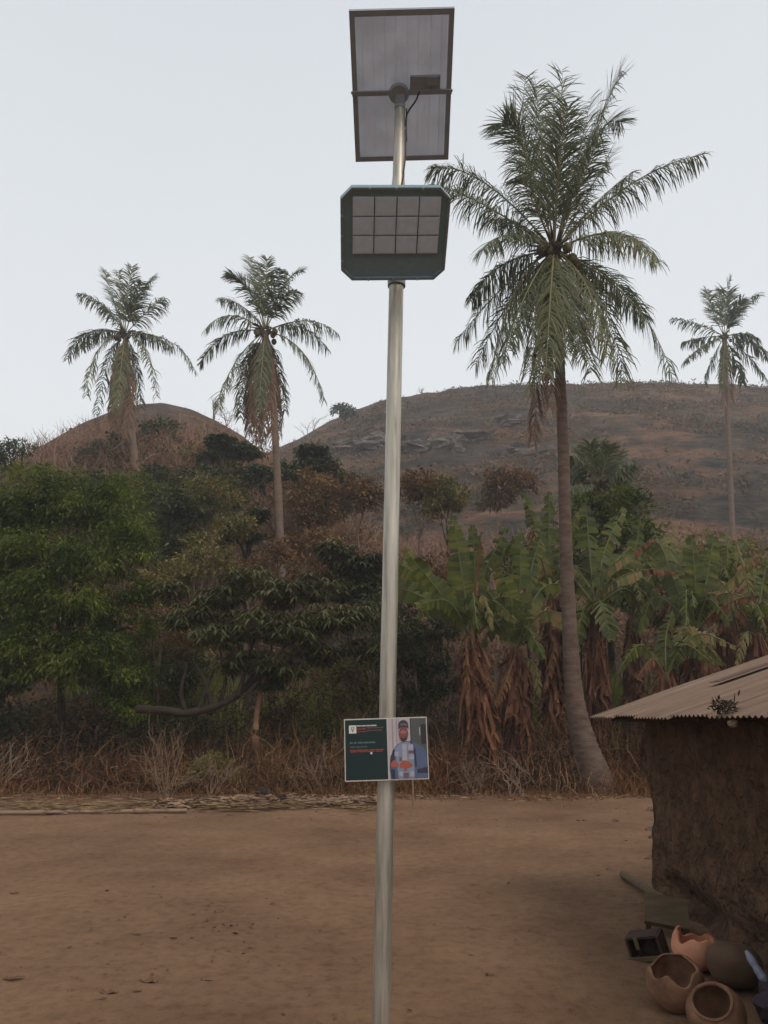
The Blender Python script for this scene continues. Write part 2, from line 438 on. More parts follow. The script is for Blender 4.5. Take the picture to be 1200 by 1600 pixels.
# ------------------------------------------------------------------ street light
POLE_A = np.array([-.0260, 4.3, -.25]); POLE_B = np.array([.1082, 4.3, 5.70])
def pole_at(z):
    t = (z - POLE_A[2]) / (POLE_B[2] - POLE_A[2]); return POLE_A + (POLE_B - POLE_A) * t
sl = thing('solar_street_light', pole_at(0), 'tall galvanised pole carrying a tilted solar panel and a square LED floodlight', 'street light')
mb = MB(); mb.tube([pole_at(z) for z in (-.25, 1, 2, 3, 4, 5.02)], .0455, 32); mb.build('pole', M['steel'], sl, smooth=True)
mb = MB(); mb.tube([pole_at(z) for z in (4.98, 5.06, 5.12, 5.3, 5.60, 5.66)], [.0455, .0445, .0395, .0375, .035, .034], 32); mb.build('upper_pole', M['steel'], sl, smooth=True)
mb = MB()
cp = []
for k in range(60):
    z = 5.66 - k / 59 * 1.0; a = -.2 - 1.9 * np.clip((5.3 - z) / .55, 0, 1)
    r = .045 if z > 5.12 else .052
    cp.append(pole_at(z) + np.array([math.cos(a) * r, math.sin(a) * r, 0]))
mb.tube(cp, .0045, 6); mb.build('cable', M['cable'], sl, smooth=True)

# solar panel: centre, half axes fitted to its four corners
pc = np.array([.1196, 4.25, 5.78]); pa = unit([.6629, -.0057, .0153]); pb0 = np.array([-.0385, -.8216, .4380])
pb = unit(pb0 - pa * (pb0 @ pa)); pn = np.cross(pa, pb)   # pn points up and away from the camera
if pn[2] < 0: pn = -pn
PW, PL = .663, .932
Rp = np.stack([pa, pb, pn], 1)
def pp(u, v, w=0): return pc + pa * u + pb * v + pn * w
mb = MB(); mb.box(pp(0, 0, .012), (PW - .03, PL - .03, .004), Rp); sp = mb.build('solar_panel', M['backsheet'], sl)
for s in (-1, 1):
    mb = MB(); mb.box(pp(s * (PW / 2 - .004), 0), (.008, PL, .036), Rp); mb.box(pp(s * (PW / 2 - .021), 0, -.016), (.026, PL - .05, .003), Rp); mb.build('frame_rail', M['alu'], sp)
    mb = MB(); mb.box(pp(0, s * (PL / 2 - .004)), (PW - .016, .008, .036), Rp); mb.box(pp(0, s * (PL / 2 - .021), -.0165), (PW - .016, .026, .003), Rp); mb.build('frame_rail', M['alu'], sp)
# solar cells laid over the sheet: 4 x 9
mcell = mat_flat('solar_cell', (.03, .035, .06), .25)
# translucency added to the cells so the underside looks veiled by glare
_nt = mcell.node_tree; _t = _nt.nodes.new('ShaderNodeBsdfTranslucent'); _t.inputs['Color'].default_value = (.93, .93, .96, 1)
_ms = _nt.nodes.new('ShaderNodeMixShader'); _ms.inputs[0].default_value = .9
_nt.links.new(_nt.nodes['Principled BSDF'].outputs[0], _ms.inputs[1]); _nt.links.new(_t.outputs[0], _ms.inputs[2])
_nt.links.new(_ms.outputs[0], _nt.nodes['Material Output'].inputs['Surface'])
cme = None
for i in range(4):
    for j in range(9):
        u = (i - 1.5) * .148; v = (j - 4) * .0975
        if cme is None:
            mb = MB(); mb.box((0, 0, 0), (.1455, .0955, .002), Rp); o = mb.build('solar_cell', mcell, sp); cme = o.data
        else:
            o = bpy.data.objects.new('solar_cell', cme); scene.collection.objects.link(o); o.parent = sp
        o.location = tuple(pp(u, v, .0165))
# busbar lines seen faintly through the back
mb = MB()
for i in range(4):
    for du in (-.035, .035): mb.box(pp((i - 1.5) * .148 + du, 0, .0085), (.0025, PL - .08, .001), Rp)
mb.build('busbar', mat_flat('busbar', (.66, .67, .68), .5), sp)
mb = MB(); mb.box(pp(0, -.012, -.026), (PW + .006, .028, .02), Rp)
for s in (-1, 1): mb.tube([pp(s * (PW / 2 + .006), -.012, -.02), pp(s * (PW / 2 + .006), -.012, .012)], .005, 8)
mb.build('mounting_rail', M['steel_dark'], sl)
mb = MB(); mb.box(pp(.155, .04, -.01), (.20, .085, .034), Rp); mb.box(pp(.20, .055, -.03), (.07, .05, .012), Rp); mb.build('junction_box', M['steel_dark'], sl)
mb = MB(); mb.tube([pp(-.02, -.02, -.045), pp(-.02, -.02, -.02)], [.06, .07], 20); mb.tube([pole_at(5.66), pole_at(5.70), pp(-.015, -.02, -.03)], [.037, .037, .03], 16)
mb.build('mounting_clamp', M['steel_dark'], sl, smooth=False)
mb = MB(); mb.tube(spline([pp(.12, 0, -.03), pp(.09, -.06, -.05), pole_at(5.60) + [.045, -.01, 0], pole_at(5.40) + [.046, -.01, 0]], 16), .006, 6); mb.build('cable', M['cable'], sl)

# flood light
k = 3.93 / 4.15
lc = np.array([.0653 * k, 3.93, 1.7 + (4.5845 - 1.7) * k]); la = unit([.6636, .0440, .0343]); lb0 = np.array([-.0195, -.4988, .3093])
lb = unit(lb0 - la * (lb0 @ la)); ln = np.cross(la, lb)
if ln[2] < 0: ln = -ln
LW, LH = .666 * k, .587 * k
Rl = np.stack([la, lb, ln], 1)
def lp(u, v, w=0): return lc + la * u + lb * v + ln * w
def octa(hw, hh, c, w):
    return [lp(u, v, w) for u, v in ((-hw + c, hh), (hw - c, hh), (hw, hh - c), (hw, -hh + c), (hw - c, -hh), (-hw + c, -hh), (-hw, -hh + c), (-hw, hh - c))]
hw, hh = LW / 2, LH / 2
mb = MB()
rings = [octa(hw, hh, .065, 0), octa(hw, hh, .065, .035), octa(hw - .02, hh - .02, .06, .055), octa(hw - .09, hh - .09, .05, .085)]
inner = [octa(hw - .014, hh - .014, .058, 0), octa(hw - .018, hh - .018, .056, .012)]
for a, b_ in ((rings[0], rings[1]), (rings[1], rings[2]), (rings[2], rings[3]), (inner[0], rings[0]), (inner[1], inner[0])):
    for i in range(8):
        j = (i + 1) % 8
        mb.faces([a[i], a[j], b_[j], b_[i]], [(0, 1, 2, 3)])
mb.faces(rings[3], [tuple(range(8))]); mb.faces(inner[1], [tuple(range(7, -1, -1))])
fl = mb.build('floodlight', M['teal'], sl)
mb = MB()
ga, gb = octa(hw - .001, hh - .001, .064, -.006), octa(hw - .013, hh - .013, .058, -.006)
gc = octa(hw - .001, hh - .001, .064, -.0005); gd = octa(hw - .013, hh - .013, .058, -.0005)
for i in range(8):
    j = (i + 1) % 8
    mb.faces([ga[i], ga[j], gb[j], gb[i]], [(0, 1, 2, 3)]); mb.faces([ga[i], ga[j], gc[j], gc[i]], [(3, 2, 1, 0)]); mb.faces([gb[i], gb[j], gd[j], gd[i]], [(0, 1, 2, 3)])
mb.build('rim', mat_flat('lamp_rim', (.20, .235, .25), .45), fl)
u0, u1, v1, v0 = -hw + .066, hw - .052, hh - .052, -hh + .165
tw, thh = (u1 - u0) / 4, (v1 - v0) / 3
for i in range(4):
    for j in range(3):
        mb = MB(); mb.box(lp(u0 + (i + .5) * tw, v0 + (j + .5) * thh, .004), (tw - .007, thh - .007, .012), Rl)
        mb.box(lp(u0 + (i + .5) * tw, v0 + (j + .5) * thh, -.0035), (tw * .8, thh * .8, .002), Rl)
        mb.build('led_lens', M['lens'], fl)
boltm = mat_flat('bolt_steel', (.4, .4, .4), .4, .5)
for u, v in ((-.15, 1), (.0, 1), (.15, 1), (-.15, -1), (0, -1), (.15, -1)):
    mb = MB(); mb.tube([lp(u, v * (hh - .007), -.012), lp(u, v * (hh - .007), 0)], .007, 8); mb.build('bolt', boltm, fl)
for s in (-1, 1):
    for v in (-.15, 0, .12):
        mb = MB(); mb.tube([lp(s * (hw - .007), v, -.012), lp(s * (hw - .007), v, 0)], .007, 8); mb.build('bolt', boltm, fl)
mb = MB()
pz = pole_at(lc[2] - .02)
mb.box((pz + lp(0, -.05, .08)) / 2, (.05, .34, .05), Rl); mb.tube([pz - [0, 0, .09], pz + [0, 0, .09]], .056, 20)
mb.build('lamp_bracket', M['steel_dark'], sl)

# ------------------------------------------------------------------ sign board on the pole
sc = (at(538, 1125, 4.22) + at(670, 1216, 4.22)) / 2
sgn = thing('sign_board', sc, 'small printed board on the pole, dark green left half and portrait photo right half', 'sign')
tlt = R(1.8)
ax = np.array([math.cos(tlt), 0.0, math.sin(tlt)]); ay = np.array([-math.sin(tlt), 0, math.cos(tlt)])
SW, SH = .438, .314
def sgp(u, v, w=0): return sc + ax * (u - .5) * SW + ay * (.5 - v) * SH + np.array([0, -w, 0])   # u right 0..1, v down 0..1
Rs = np.stack([ax, [0, 1.0, 0], ay], 1)
mb = MB(); mb.box(sgp(.5, .5, 0), (SW, .006, SH), Rs); mb.build('board', mat_flat('board_white_edge', (.55, .50, .44), .5), sgn)
pm = {}
def pcol(c):
    key = 'print_%03d_%03d_%03d' % tuple(int(round(a * 999)) for a in c)
    if key not in pm: pm[key] = mat_flat('ink_' + str(len(pm)), c, .45)
    return pm[key]
def rect(mb, u0, v0, u1, v1, w):
    mb.faces([sgp(u0, v1, w), sgp(u1, v1, w), sgp(u1, v0, w), sgp(u0, v0, w)], [(0, 1, 2, 3)])
def printed(name, c, polys, w):
    mb = MB()
    for p in polys: mb.faces([sgp(u, v, w) for u, v in p], [tuple(range(len(p)))])
    return mb.build(name, pcol(c), sgn)
def R4(a, b, c, d): return [(a, d), (c, d), (c, b), (a, b)]
def ell(cx, cy, rx, ry, n=20, a0=0, a1=2 * math.pi): return [(cx + rx * math.cos(a0 + (a1 - a0) * i / n), cy - ry * math.sin(a0 + (a1 - a0) * i / n)) for i in range(n)]
printed('green_print', (.006, .022, .022), [R4(.012, .018, .515, .982)], .0040)
printed('logo_square', (.62, .60, .56), [R4(.058, .105, .148, .235)], .0048)
printed('logo_emblem', (.12, .14, .12), [[(.083, .150), (.103, .222), (.123, .150), (.113, .150), (.103, .190), (.093, .150)], R4(.080, .135, .126, .143)], .0056)
def words(y, h, spans): return [R4(a, y, b, y + h) for a, b in spans]
printed('heading_line', (.50, .48, .46), words(.106, .020, ((.156, .208), (.213, .262), (.268, .318), (.322, .392))), .0048)
printed('red_line', (.22, .035, .035), words(.150, .030, ((.156, .205), (.212, .262))) + words(.200, .018, ((.160, .200), (.206, .270))), .0048)
printed('brown_line', (.12, .06, .055), words(.142, .020, ((.270, .35), (.358, .42), (.43, .475))) + words(.186, .018, ((.275, .33), (.34, .40), (.41, .46))), .0048)
printed('teal_line', (.08, .13, .13), words(.375, .026, ((.065, .10), (.115, .15), (.165, .225), (.232, .295), (.30, .37))), .0048)
printed('grey_line', (.09, .085, .075), words(.445, .022, ((.065, .13), (.14, .185), (.19, .225), (.23, .275))), .0048)
printed('red_line', (.26, .05, .045), words(.500, .018, ((.065, .14), (.15, .22), (.225, .29), (.30, .37), (.38, .475))) + words(.525, .014, ((.07, .16), (.17, .26), (.27, .36), (.37, .46))), .0048)
printed('white_mark', (.60, .58, .58), [ell(.322, .560, .014, .020, 8)], .0056)
printed('photo_print', (.44, .38, .40), [R4(.528, .018, .800, .982)], .0040)
printed('curtain_fold', (.30, .25, .28), [R4(.575, .018, .592, .60), R4(.625, .018, .640, .45), R4(.655, .018, .662, .4)], .0048)
printed('photo_door', (.075, .085, .08), [R4(.800, .018, .990, .982)], .0040)
printed('photo_door', (.03, .028, .028), [R4(.925, .12, .985, .44), R4(.796, .018, .806, .60)], .0048)
printed('door_handle_print', (.42, .42, .38), [R4(.905, .17, .915, .30)], .0048)
printed('robe_print', (.085, .11, .19), [[(.535, .80), (.545, .66), (.575, .54), (.61, .47), (.66, .41), (.70, .385), (.80, .385), (.86, .42), (.93, .48), (.975, .56), (.99, .70), (.99, .982), (.545, .982)]], .0048)
printed('robe_dark_fold', (.035, .035, .06), [[(.545, .82), (.60, .84), (.60, .982), (.56, .982)], [(.86, .84), (.99, .80), (.99, .90), (.86, .90)], [(.83, .50), (.85, .50), (.86, .80), (.84, .80)], [(.545, .80), (.55, .62), (.58, .56), (.60, .60), (.585, .80)]], .0056)
printed('robe_front_print', (.20, .23, .32), [[(.605, .50), (.66, .42), (.70, .40), (.78, .40), (.82, .46), (.83, .78), (.83, .982), (.64, .982), (.62, .75)]], .0056)
printed('robe_embroidery', (.34, .33, .38), [R4(.69, .43, .745, .74), R4(.765, .44, .825, .53), R4(.60, .55, .645, .62), R4(.775, .60, .83, .68), R4(.775, .87, .825, .95), R4(.65, .87, .69, .94)], .0064)
printed('robe_embroidery', (.13, .09, .13), [R4(.765, .54, .83, .58), R4(.655, .64, .685, .70), R4(.70, .89, .76, .97)], .0066)
printed('face_print', (.20, .072, .055), [ell(.715, .265, .056, .115, 24)], .0064)
printed('face_light_print', (.33, .14, .115), [ell(.712, .235, .038, .030, 14)], .0072)
printed('beard_print', (.06, .03, .03), [ell(.714, .345, .042, .040, 14), R4(.675, .205, .70, .213), R4(.725, .205, .75, .213)], .0078)
printed('mouth_print', (.30, .12, .10), [ell(.714, .322, .018, .010, 10)], .0084)
printed('cap_print', (.055, .045, .055), [[(.655, .19), (.655, .12), (.668, .07), (.70, .045), (.735, .045), (.765, .075), (.775, .12), (.777, .19), (.755, .165), (.715, .155), (.68, .165)]], .0074)
printed('cap_band_print', (.15, .13, .15), [[(.675, .115), (.70, .10), (.74, .10), (.765, .125), (.76, .14), (.72, .125), (.68, .135)]], .0084)
printed('hand_print', (.36, .085, .075), [[(.548, .80), (.552, .73), (.575, .69), (.61, .685), (.63, .72), (.645, .77), (.63, .80)]], .0070)
printed('hand_print', (.34, .085, .05), [[(.655, .80), (.66, .74), (.70, .69), (.75, .70), (.785, .73), (.81, .76), (.80, .80), (.73, .815)], [(.70, .82), (.74, .82), (.735, .86), (.71, .86)]], .0070)
mb = MB()
for z in (-.10, .11):
    q = pole_at(sc[2] + z); mb.tube([q - [0, 0, .008], q + [0, 0, .008]], .048, 24)
mb.build('strap', M['steel_dark'], sgn)

# ------------------------------------------------------------------ palms
def frond_obj(root, name, p0, p1, p2, mat, nl=80, ll=.75, lw=.045, hang=.5, rr=.022, jag=.94):
    nl = int(nl * 1.4); ll = ll * rng.uniform(1.1, 1.45); jag = rng.uniform(.6, .92)
    hang = hang * rng.uniform(.8, 1.5)
    C = bez(p0, p1, p2, 26)
    mb = MB()
    mb.tube(C, np.linspace(rr, .004, 26), 6, 1)
    t = np.linspace(.14, .985, nl); t = np.clip(t + rng.normal(0, .004, nl), 0, 1)
    i = t * 25; a = np.floor(i).astype(int).clip(0, 24); fr = (i - a)[:, None]
    P = C[a] * (1 - fr) + C[a + 1] * fr
    T = unit(C[a + 1] - C[a])
    up = np.array([0, 0, 1.0])
    S = np.cross(T, up); bad = np.linalg.norm(S, axis=1) < .25
    chord = np.asarray(p2) - np.asarray(p0)
    S[bad] = S[bad] + np.array([1, .3, 0]) * .6
    S = unit(S)
    prof = np.interp(t, [0, .14, .3, .6, .85, 1], [.35, .7, 1, 1, .75, .45])
    clump_ = np.repeat(rng.normal(0, .16, (nl // 6 + 1, 3)), 6, 0)[:nl]
    for sgn_ in (-1, 1):
        L = ll * prof * rng.uniform(.75, 1.12, nl)
        keep = rng.random(nl) < jag
        d0 = unit(T * (rng.uniform(.65, 1.1, nl) - .3 * (hang > .6))[:, None] + S * sgn_ * rng.uniform(.6, 1, nl)[:, None] + clump_ - up * (hang * .35) + rng.normal(0, .14, (nl, 3)))
        d1 = unit(d0 - up * hang * rng.uniform(.3, 1.3, nl)[:, None])
        d2 = unit(d1 - up * hang * rng.uniform(.3, 1.5, nl)[:, None])
        a0 = P; a1 = P + d0 * L[:, None] * .35; a2 = a1 + d1 * L[:, None] * .35; a3 = a2 + d2 * L[:, None] * .3
        W = unit(np.cross(d0, np.cross(S * sgn_, T) + rng.normal(0, .25, (nl, 3)))) * lw / 2
        V = np.stack([a0 - W * .6, a0 + W * .6, a1 + W, a1 - W, a2 + W * .8, a2 - W * .8, a3 + W * .12, a3 - W * .12], 1)[keep]
        n = len(V); b = np.arange(n)[:, None] * 8
        Q = np.concatenate([b + [0, 1, 2, 3], b + [3, 2, 4, 5], b + [5, 4, 6, 7]])
        mb.quads(V.reshape(-1, 3), Q, 0)
    return mb.build(name, [mat, M['rachis'] if mat is not M['frond_dead'] else mat], root)

def palm(label, Y, centre, trunk, widths, fronds, mat_tr, nl, ll, lw, nuts=8, name='coconut_palm', dead=(), extra=0, group='coconut palms'):
    cc = at(*centre, Y)
    path = [at(px, py, Y) for px, py in trunk]
    base = path[-1].copy()
    gz = float(H(base[0], base[1])); 
    base = np.array([base[0], base[1], gz])
    root = thing(name, base, label, 'palm tree', group)
    path[-1] = np.array([path[-1][0], path[-1][1], min(path[-1][2], gz - .3)])
    tp = spline([cc] + path, 140)
    s = np.linspace(0, 1, 140)
    rad = np.interp(s, np.linspace(0, 1, len(widths)), widths)
    ring = np.where(np.arange(140) % 2 == 0, 1.03, .975) + rng.normal(0, .012, 140)
    mb = MB(); mb.tube(tp, rad * ring, 14); mb.build('trunk', mat_tr, root, smooth=True)
    sc_ = ll / .75
    for k, f in enumerate(fronds):
        (cx, cy), (tx, ty), dy = f[:3]
        kind = f[3] if len(f) > 3 else 'frond'
        p2 = at(tx, ty, Y + dy); p1 = at(cx, cy, Y + dy * .5)
        p0 = cc + unit(p1 - cc) * .15
        g = unit(p2 - p0)
        hang = .25 + .5 * (g[2] < .75) + .25 * (g[2] < 0)
        m = M[kind]
        frond_obj(root, 'frond' if kind != 'frond_dead' else 'dead_frond', p0, p1, p2, m, nl, ll * (1 if kind != 'frond_dead' else 1.0), lw, hang if kind != 'frond_dead' else 1.4, .03 * sc_ ** .5)
    for k in range(nuts):
        a = rng.uniform(0, 6.28); r = rng.uniform(.25, .6)
        c = cc + np.array([math.cos(a) * r, math.sin(a) * r - .1, rng.uniform(-.6, -.1)])
        th_ = np.linspace(0, math.pi, 8); sphere = [(math.sin(t) * .13, -math.cos(t) * .16) for t in th_]
        mb = MB(); mb.tube([c + [0, 0, z] for _, z in sphere], [x + .001 for x, _ in sphere], 10); mb.build('coconut', M['coconut'], root, smooth=True)
    # fibre and old leaf bases round the crown
    mb = MB()
    n = 26
    a = rng.uniform(0, 6.28, n)
    for x in a:
        d = unit([math.cos(x), math.sin(x), rng.uniform(-.3, .9)])
        L_ = rng.uniform(.4, .9) * sc_ ** .3
        mb.tube([cc + [0, 0, -.4], cc + d * L_ * .5, cc + d * L_ + [0, 0, -.1]], [.06, .045, .02], 5)
    mb.build('leaf_base', M['palm_trunk'], root)
    return root

G, PAL, D_ = 'frond', 'frond_pale', 'frond_dead'
palm('tall coconut palm beside the hut, nearest and largest, trunk leaning at its foot', 19.0, (866, 392),
     [(868, 470), (874, 560), (880, 700), (884, 850), (890, 980), (898, 1090), (914, 1165), (946, 1232)],
     [.125, .13, .135, .145, .16, .18, .22, .30, .44],
     [((800, 240), (822, 118), 1.2), ((806, 160), (782, 195), -.8), ((845, 250), (838, 130), -1.0), ((875, 220), (879, 108), .3),
      ((862, 240), (866, 135), 1.5), ((900, 260), (925, 150), 1.4), ((828, 300), (800, 250), -1.6), ((905, 300), (935, 215), -1.4),
      ((925, 215), (971, 106), -.3), ((930, 165), (972, 192), 1.0), ((985, 262), (1104, 240), -.6), ((940, 300), (990, 268), 1.5),
      ((745, 246), (673, 264), .6), ((730, 292), (668, 290), -1.0), ((785, 345), (752, 392), -1.8), ((800, 330), (770, 345), 1.8),
      ((985, 330), (1028, 412), -2.2, PAL), ((950, 345), (1000, 385), 1.6), ((1010, 450), (1050, 588), -.8), ((950, 440), (977, 600), 1.0, PAL), ((930, 430), (948, 560), -1.9, PAL),
      ((905, 430), (905, 555), 1.9), ((862, 420), (853, 585), -2.6, PAL), ((835, 430), (826, 610), -1.6, PAL), ((795, 420), (765, 600), -.6, PAL),
      ((790, 430), (712, 535), .8), ((800, 450), (742, 570), 1.8), ((880, 420), (885, 560), -2.0), ((845, 420), (800, 545), 2.2),
      ((838, 290), (812, 190), 1.0), ((895, 290), (940, 170), .8), ((870, 260), (888, 165), -1.8), ((915, 310), (955, 235), .4),
      ((870, 430), (868, 575), -1.4), ((890, 440), (925, 585), -1.2, PAL), ((820, 440), (782, 570), -1.6), ((960, 420), (1010, 500), 1.6), ((770, 400), (735, 470), 1.5), ((850, 480), (833, 690), .4, D_), ((862, 470), (862, 640), -.6, D_)],
     M['palm_trunk'], 92, .76, .030, 9)
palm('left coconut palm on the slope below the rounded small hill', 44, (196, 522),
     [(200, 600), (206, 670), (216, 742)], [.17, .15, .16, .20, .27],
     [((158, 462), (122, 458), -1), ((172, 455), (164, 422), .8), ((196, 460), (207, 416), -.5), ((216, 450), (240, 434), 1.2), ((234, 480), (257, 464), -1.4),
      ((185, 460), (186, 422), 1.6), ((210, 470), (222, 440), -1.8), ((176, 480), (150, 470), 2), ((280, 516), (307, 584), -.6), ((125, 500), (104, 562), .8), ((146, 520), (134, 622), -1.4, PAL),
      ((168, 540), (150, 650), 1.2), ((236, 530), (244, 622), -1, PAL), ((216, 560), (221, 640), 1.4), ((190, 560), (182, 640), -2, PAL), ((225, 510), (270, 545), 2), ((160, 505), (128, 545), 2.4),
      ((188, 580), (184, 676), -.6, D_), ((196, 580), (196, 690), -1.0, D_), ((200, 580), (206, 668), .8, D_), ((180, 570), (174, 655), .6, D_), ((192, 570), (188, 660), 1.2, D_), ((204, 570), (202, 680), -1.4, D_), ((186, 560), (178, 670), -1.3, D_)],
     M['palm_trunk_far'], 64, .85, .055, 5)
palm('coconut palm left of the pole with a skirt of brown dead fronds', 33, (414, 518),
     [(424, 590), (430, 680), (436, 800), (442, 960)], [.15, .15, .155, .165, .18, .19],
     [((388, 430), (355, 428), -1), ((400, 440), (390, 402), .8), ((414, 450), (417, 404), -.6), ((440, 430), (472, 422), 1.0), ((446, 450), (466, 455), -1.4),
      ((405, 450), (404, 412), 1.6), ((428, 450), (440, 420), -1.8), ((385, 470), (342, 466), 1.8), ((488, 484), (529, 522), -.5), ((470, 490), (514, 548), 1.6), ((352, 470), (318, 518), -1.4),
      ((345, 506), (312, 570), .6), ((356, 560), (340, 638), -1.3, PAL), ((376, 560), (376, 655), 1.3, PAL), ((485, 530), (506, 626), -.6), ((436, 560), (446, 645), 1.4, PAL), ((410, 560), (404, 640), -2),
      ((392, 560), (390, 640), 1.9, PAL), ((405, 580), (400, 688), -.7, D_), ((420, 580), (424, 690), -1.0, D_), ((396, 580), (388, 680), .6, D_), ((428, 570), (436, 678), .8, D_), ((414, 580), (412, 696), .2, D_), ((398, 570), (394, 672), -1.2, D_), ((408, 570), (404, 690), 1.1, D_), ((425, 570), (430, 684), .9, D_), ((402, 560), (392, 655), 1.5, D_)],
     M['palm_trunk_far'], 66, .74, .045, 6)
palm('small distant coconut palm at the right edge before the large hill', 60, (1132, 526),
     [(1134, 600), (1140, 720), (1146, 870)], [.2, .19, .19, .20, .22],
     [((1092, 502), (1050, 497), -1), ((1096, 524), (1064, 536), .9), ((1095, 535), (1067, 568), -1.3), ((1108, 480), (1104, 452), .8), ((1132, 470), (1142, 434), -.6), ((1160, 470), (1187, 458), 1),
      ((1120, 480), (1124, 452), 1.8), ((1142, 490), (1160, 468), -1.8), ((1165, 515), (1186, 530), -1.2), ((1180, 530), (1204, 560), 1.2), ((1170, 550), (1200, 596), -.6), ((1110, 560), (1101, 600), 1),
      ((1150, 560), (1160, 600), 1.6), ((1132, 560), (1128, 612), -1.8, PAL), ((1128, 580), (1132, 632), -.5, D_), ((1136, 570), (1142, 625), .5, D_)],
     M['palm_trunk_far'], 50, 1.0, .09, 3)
palm('young palm crown fanning up out of the banana clump', 29, (936, 762),
     [(936, 850), (936, 1000), (936, 1110)], [.20, .2, .22, .24, .26],
     [((905, 720), (893, 712), -.8), ((915, 715), (908, 700), .6), ((925, 715), (922, 694), -.3), ((936, 715), (937, 690), .5), ((947, 715), (953, 696), -.6), ((958, 720), (970, 706), .7),
      ((965, 735), (985, 722), -.9), ((895, 735), (884, 745), .9), ((975, 745), (1010, 775), -.4), ((895, 750), (868, 780), -1), ((920, 740), (914, 712), 1.2), ((950, 740), (962, 716), 1.2)],
     M['palm_trunk'], 50, .62, .05, 0)

# ------------------------------------------------------------------ banana plants
def banana_leaf(root, pts, width, mat, torn=.5, hang=.35, face=None, tipmat=None, name='leaf', nstrip=26):
    C = spline(pts, nstrip * 2 + 1)
    torn = max(torn, .35)
    mb = MB(); mb.tube(C, np.linspace(.03, .008, len(C)), 5, 1)
    up = np.array([0, 0, 1.0])
    T = unit(np.gradient(C, axis=0))
    fdir = np.array([0.0, -1, 0]) if face is None else unit(face)
    for s in (-1, 1):
        ang = 0
        for k in range(nstrip):
            t = (k + .5) / nstrip
            if t < .14: continue
            w = width * math.sin(math.pi * min(1, (t - .12) / .90) ** .75) ** .6 + .03
            i0, i1 = 2 * k, 2 * k + 2
            if rng.random() < .2 * torn: continue
            side = np.cross(T[i0 + 1], fdir)
            side = unit(side) * s
            if rng.random() < torn: ang = rng.normal(0, .25)
            # the blade lies across the rib; torn strips hang
            h = hang + (rng.random() < torn * .6) * rng.uniform(0, .6)
            d = unit(side - up * h + T[i0 + 1] * .25 + fdir * (-.25 + ang))
            d2 = unit(d - up * h * .8)
            gap = (C[i1] - C[i0]) * (.07 * (rng.random() < torn))
            a, b = C[i0] + gap, C[i1] - gap
            wj = w * rng.uniform(.72, 1.08)
            m1a, m1b = a + d * wj * .5, b + d * wj * .5
            e0, e1 = m1a + d2 * wj * .5, m1b + d2 * wj * .5
            mi = 0
            if tipmat is not None and t > .62 + rng.uniform(-.1, .1): mi = 2
            mb.quads([a, b, m1b, m1a, e1, e0], [(0, 1, 2, 3), (3, 2, 4, 5)], mi)
    mats = [mat, M['banana_stem'] if mat is M['banana_dead'] else M['banana_rib']] + ([tipmat] if tipmat is not None else [])
    return mb.build(name, mats, root)

def banana(label, base_px, Y, top, leaves, skirt_w=.55, skirt_n=260, lean=0, z0=0.0):
    b = at(base_px, 1200, Y); b[2] = z0
    root = thing('banana_plant', b, label, 'banana plant', 'banana plants along the yard edge')
    tp = at(*top, Y)
    path = spline([b - [0, 0, .1], b * .5 + tp * .5 + [.05 * lean, 0, 0], tp], 14)
    mb = MB(); mb.tube(path, np.linspace(.19, .09, 14), 12); mb.build('stem', M['banana_stem'], root, smooth=True)
    for L in leaves:
        pts = [tp - [0, 0, .15]] + [at(px, py, Y + dy) for px, py, dy in L['p']]
        banana_leaf(root, pts, L.get('w', .34) * .92, M[L.get('m', 'banana')], L.get('t', .5), L.get('h', .3), L.get('f'), M[L['tip']] if 'tip' in L else None,
                    'leaf' if L.get('m', 'banana') != 'banana_dead' else 'dead_leaf')
    for q in range(7):
        a = rng.uniform(0, 6.28); o_ = np.array([math.cos(a), math.sin(a) * .8, 0]); l_ = rng.uniform(1.2, 1.9)
        banana_leaf(root, [tp - [0, 0, .1], tp + o_ * l_ * .45 + [0, 0, l_ * .5], tp + o_ * l_ * .95 + [0, 0, l_ * rng.uniform(-.1, .4)]], .25, M['banana' if q < 5 else 'banana_old'], .85, .7)
    # hanging dead leaves round the stem
    n = int(skirt_n * 1.8); mb = MB()
    s = rng.random(n) ** .8; hi = (tp - b)[2]
    idx = (np.clip(1 - s * .75, 0, 1) * 13); i0 = idx.astype(int).clip(0, 12); fr = (idx - i0)[:, None]
    P = path[i0] * (1 - fr) + path[i0 + 1] * fr
    a = rng.uniform(0, 6.28, n); out = np.stack([np.cos(a), np.sin(a), 0 * a], 1)
    P = P + out * rng.uniform(.08, .26, n)[:, None]
    L = rng.uniform(.25, 1.6, n); L = np.minimum(L, (P[:, 2] - z0) * .95 + .1)
    w = rng.uniform(.012, .06, n)
    side = unit(np.cross(out, [0, 0, 1.0]) + rng.normal(0, .5, (n, 3)) * [1, 1, 0])
    o1 = out * (skirt_w * rng.uniform(-.1, .55, n) * rng.uniform(.4, 1, n))[:, None]
    m1 = P + o1 * .7 + np.array([0, 0, -1]) * (L * .35)[:, None]
    m2 = P + o1 + np.array([0, 0, -1]) * (L * .7)[:, None] + rng.normal(0, .09, (n, 3))
    e = P + o1 * .9 + np.array([0, 0, -1]) * L[:, None] + rng.normal(0, .13, (n, 3))
    W = side * w[:, None]
    V = np.stack([P - W * .5, P + W * .5, m1 + W, m1 - W, m2 + W * .9, m2 - W * .9, e + W * .2, e - W * .2], 1)
    bb = np.arange(n)[:, None] * 8
    mb.quads(V.reshape(-1, 3), np.concatenate([bb + [0, 1, 2, 3], bb + [3, 2, 4, 5], bb + [5, 4, 6, 7]]))
    mb.build('dead_leaf_skirt', M['banana_dead'], root)
    return root

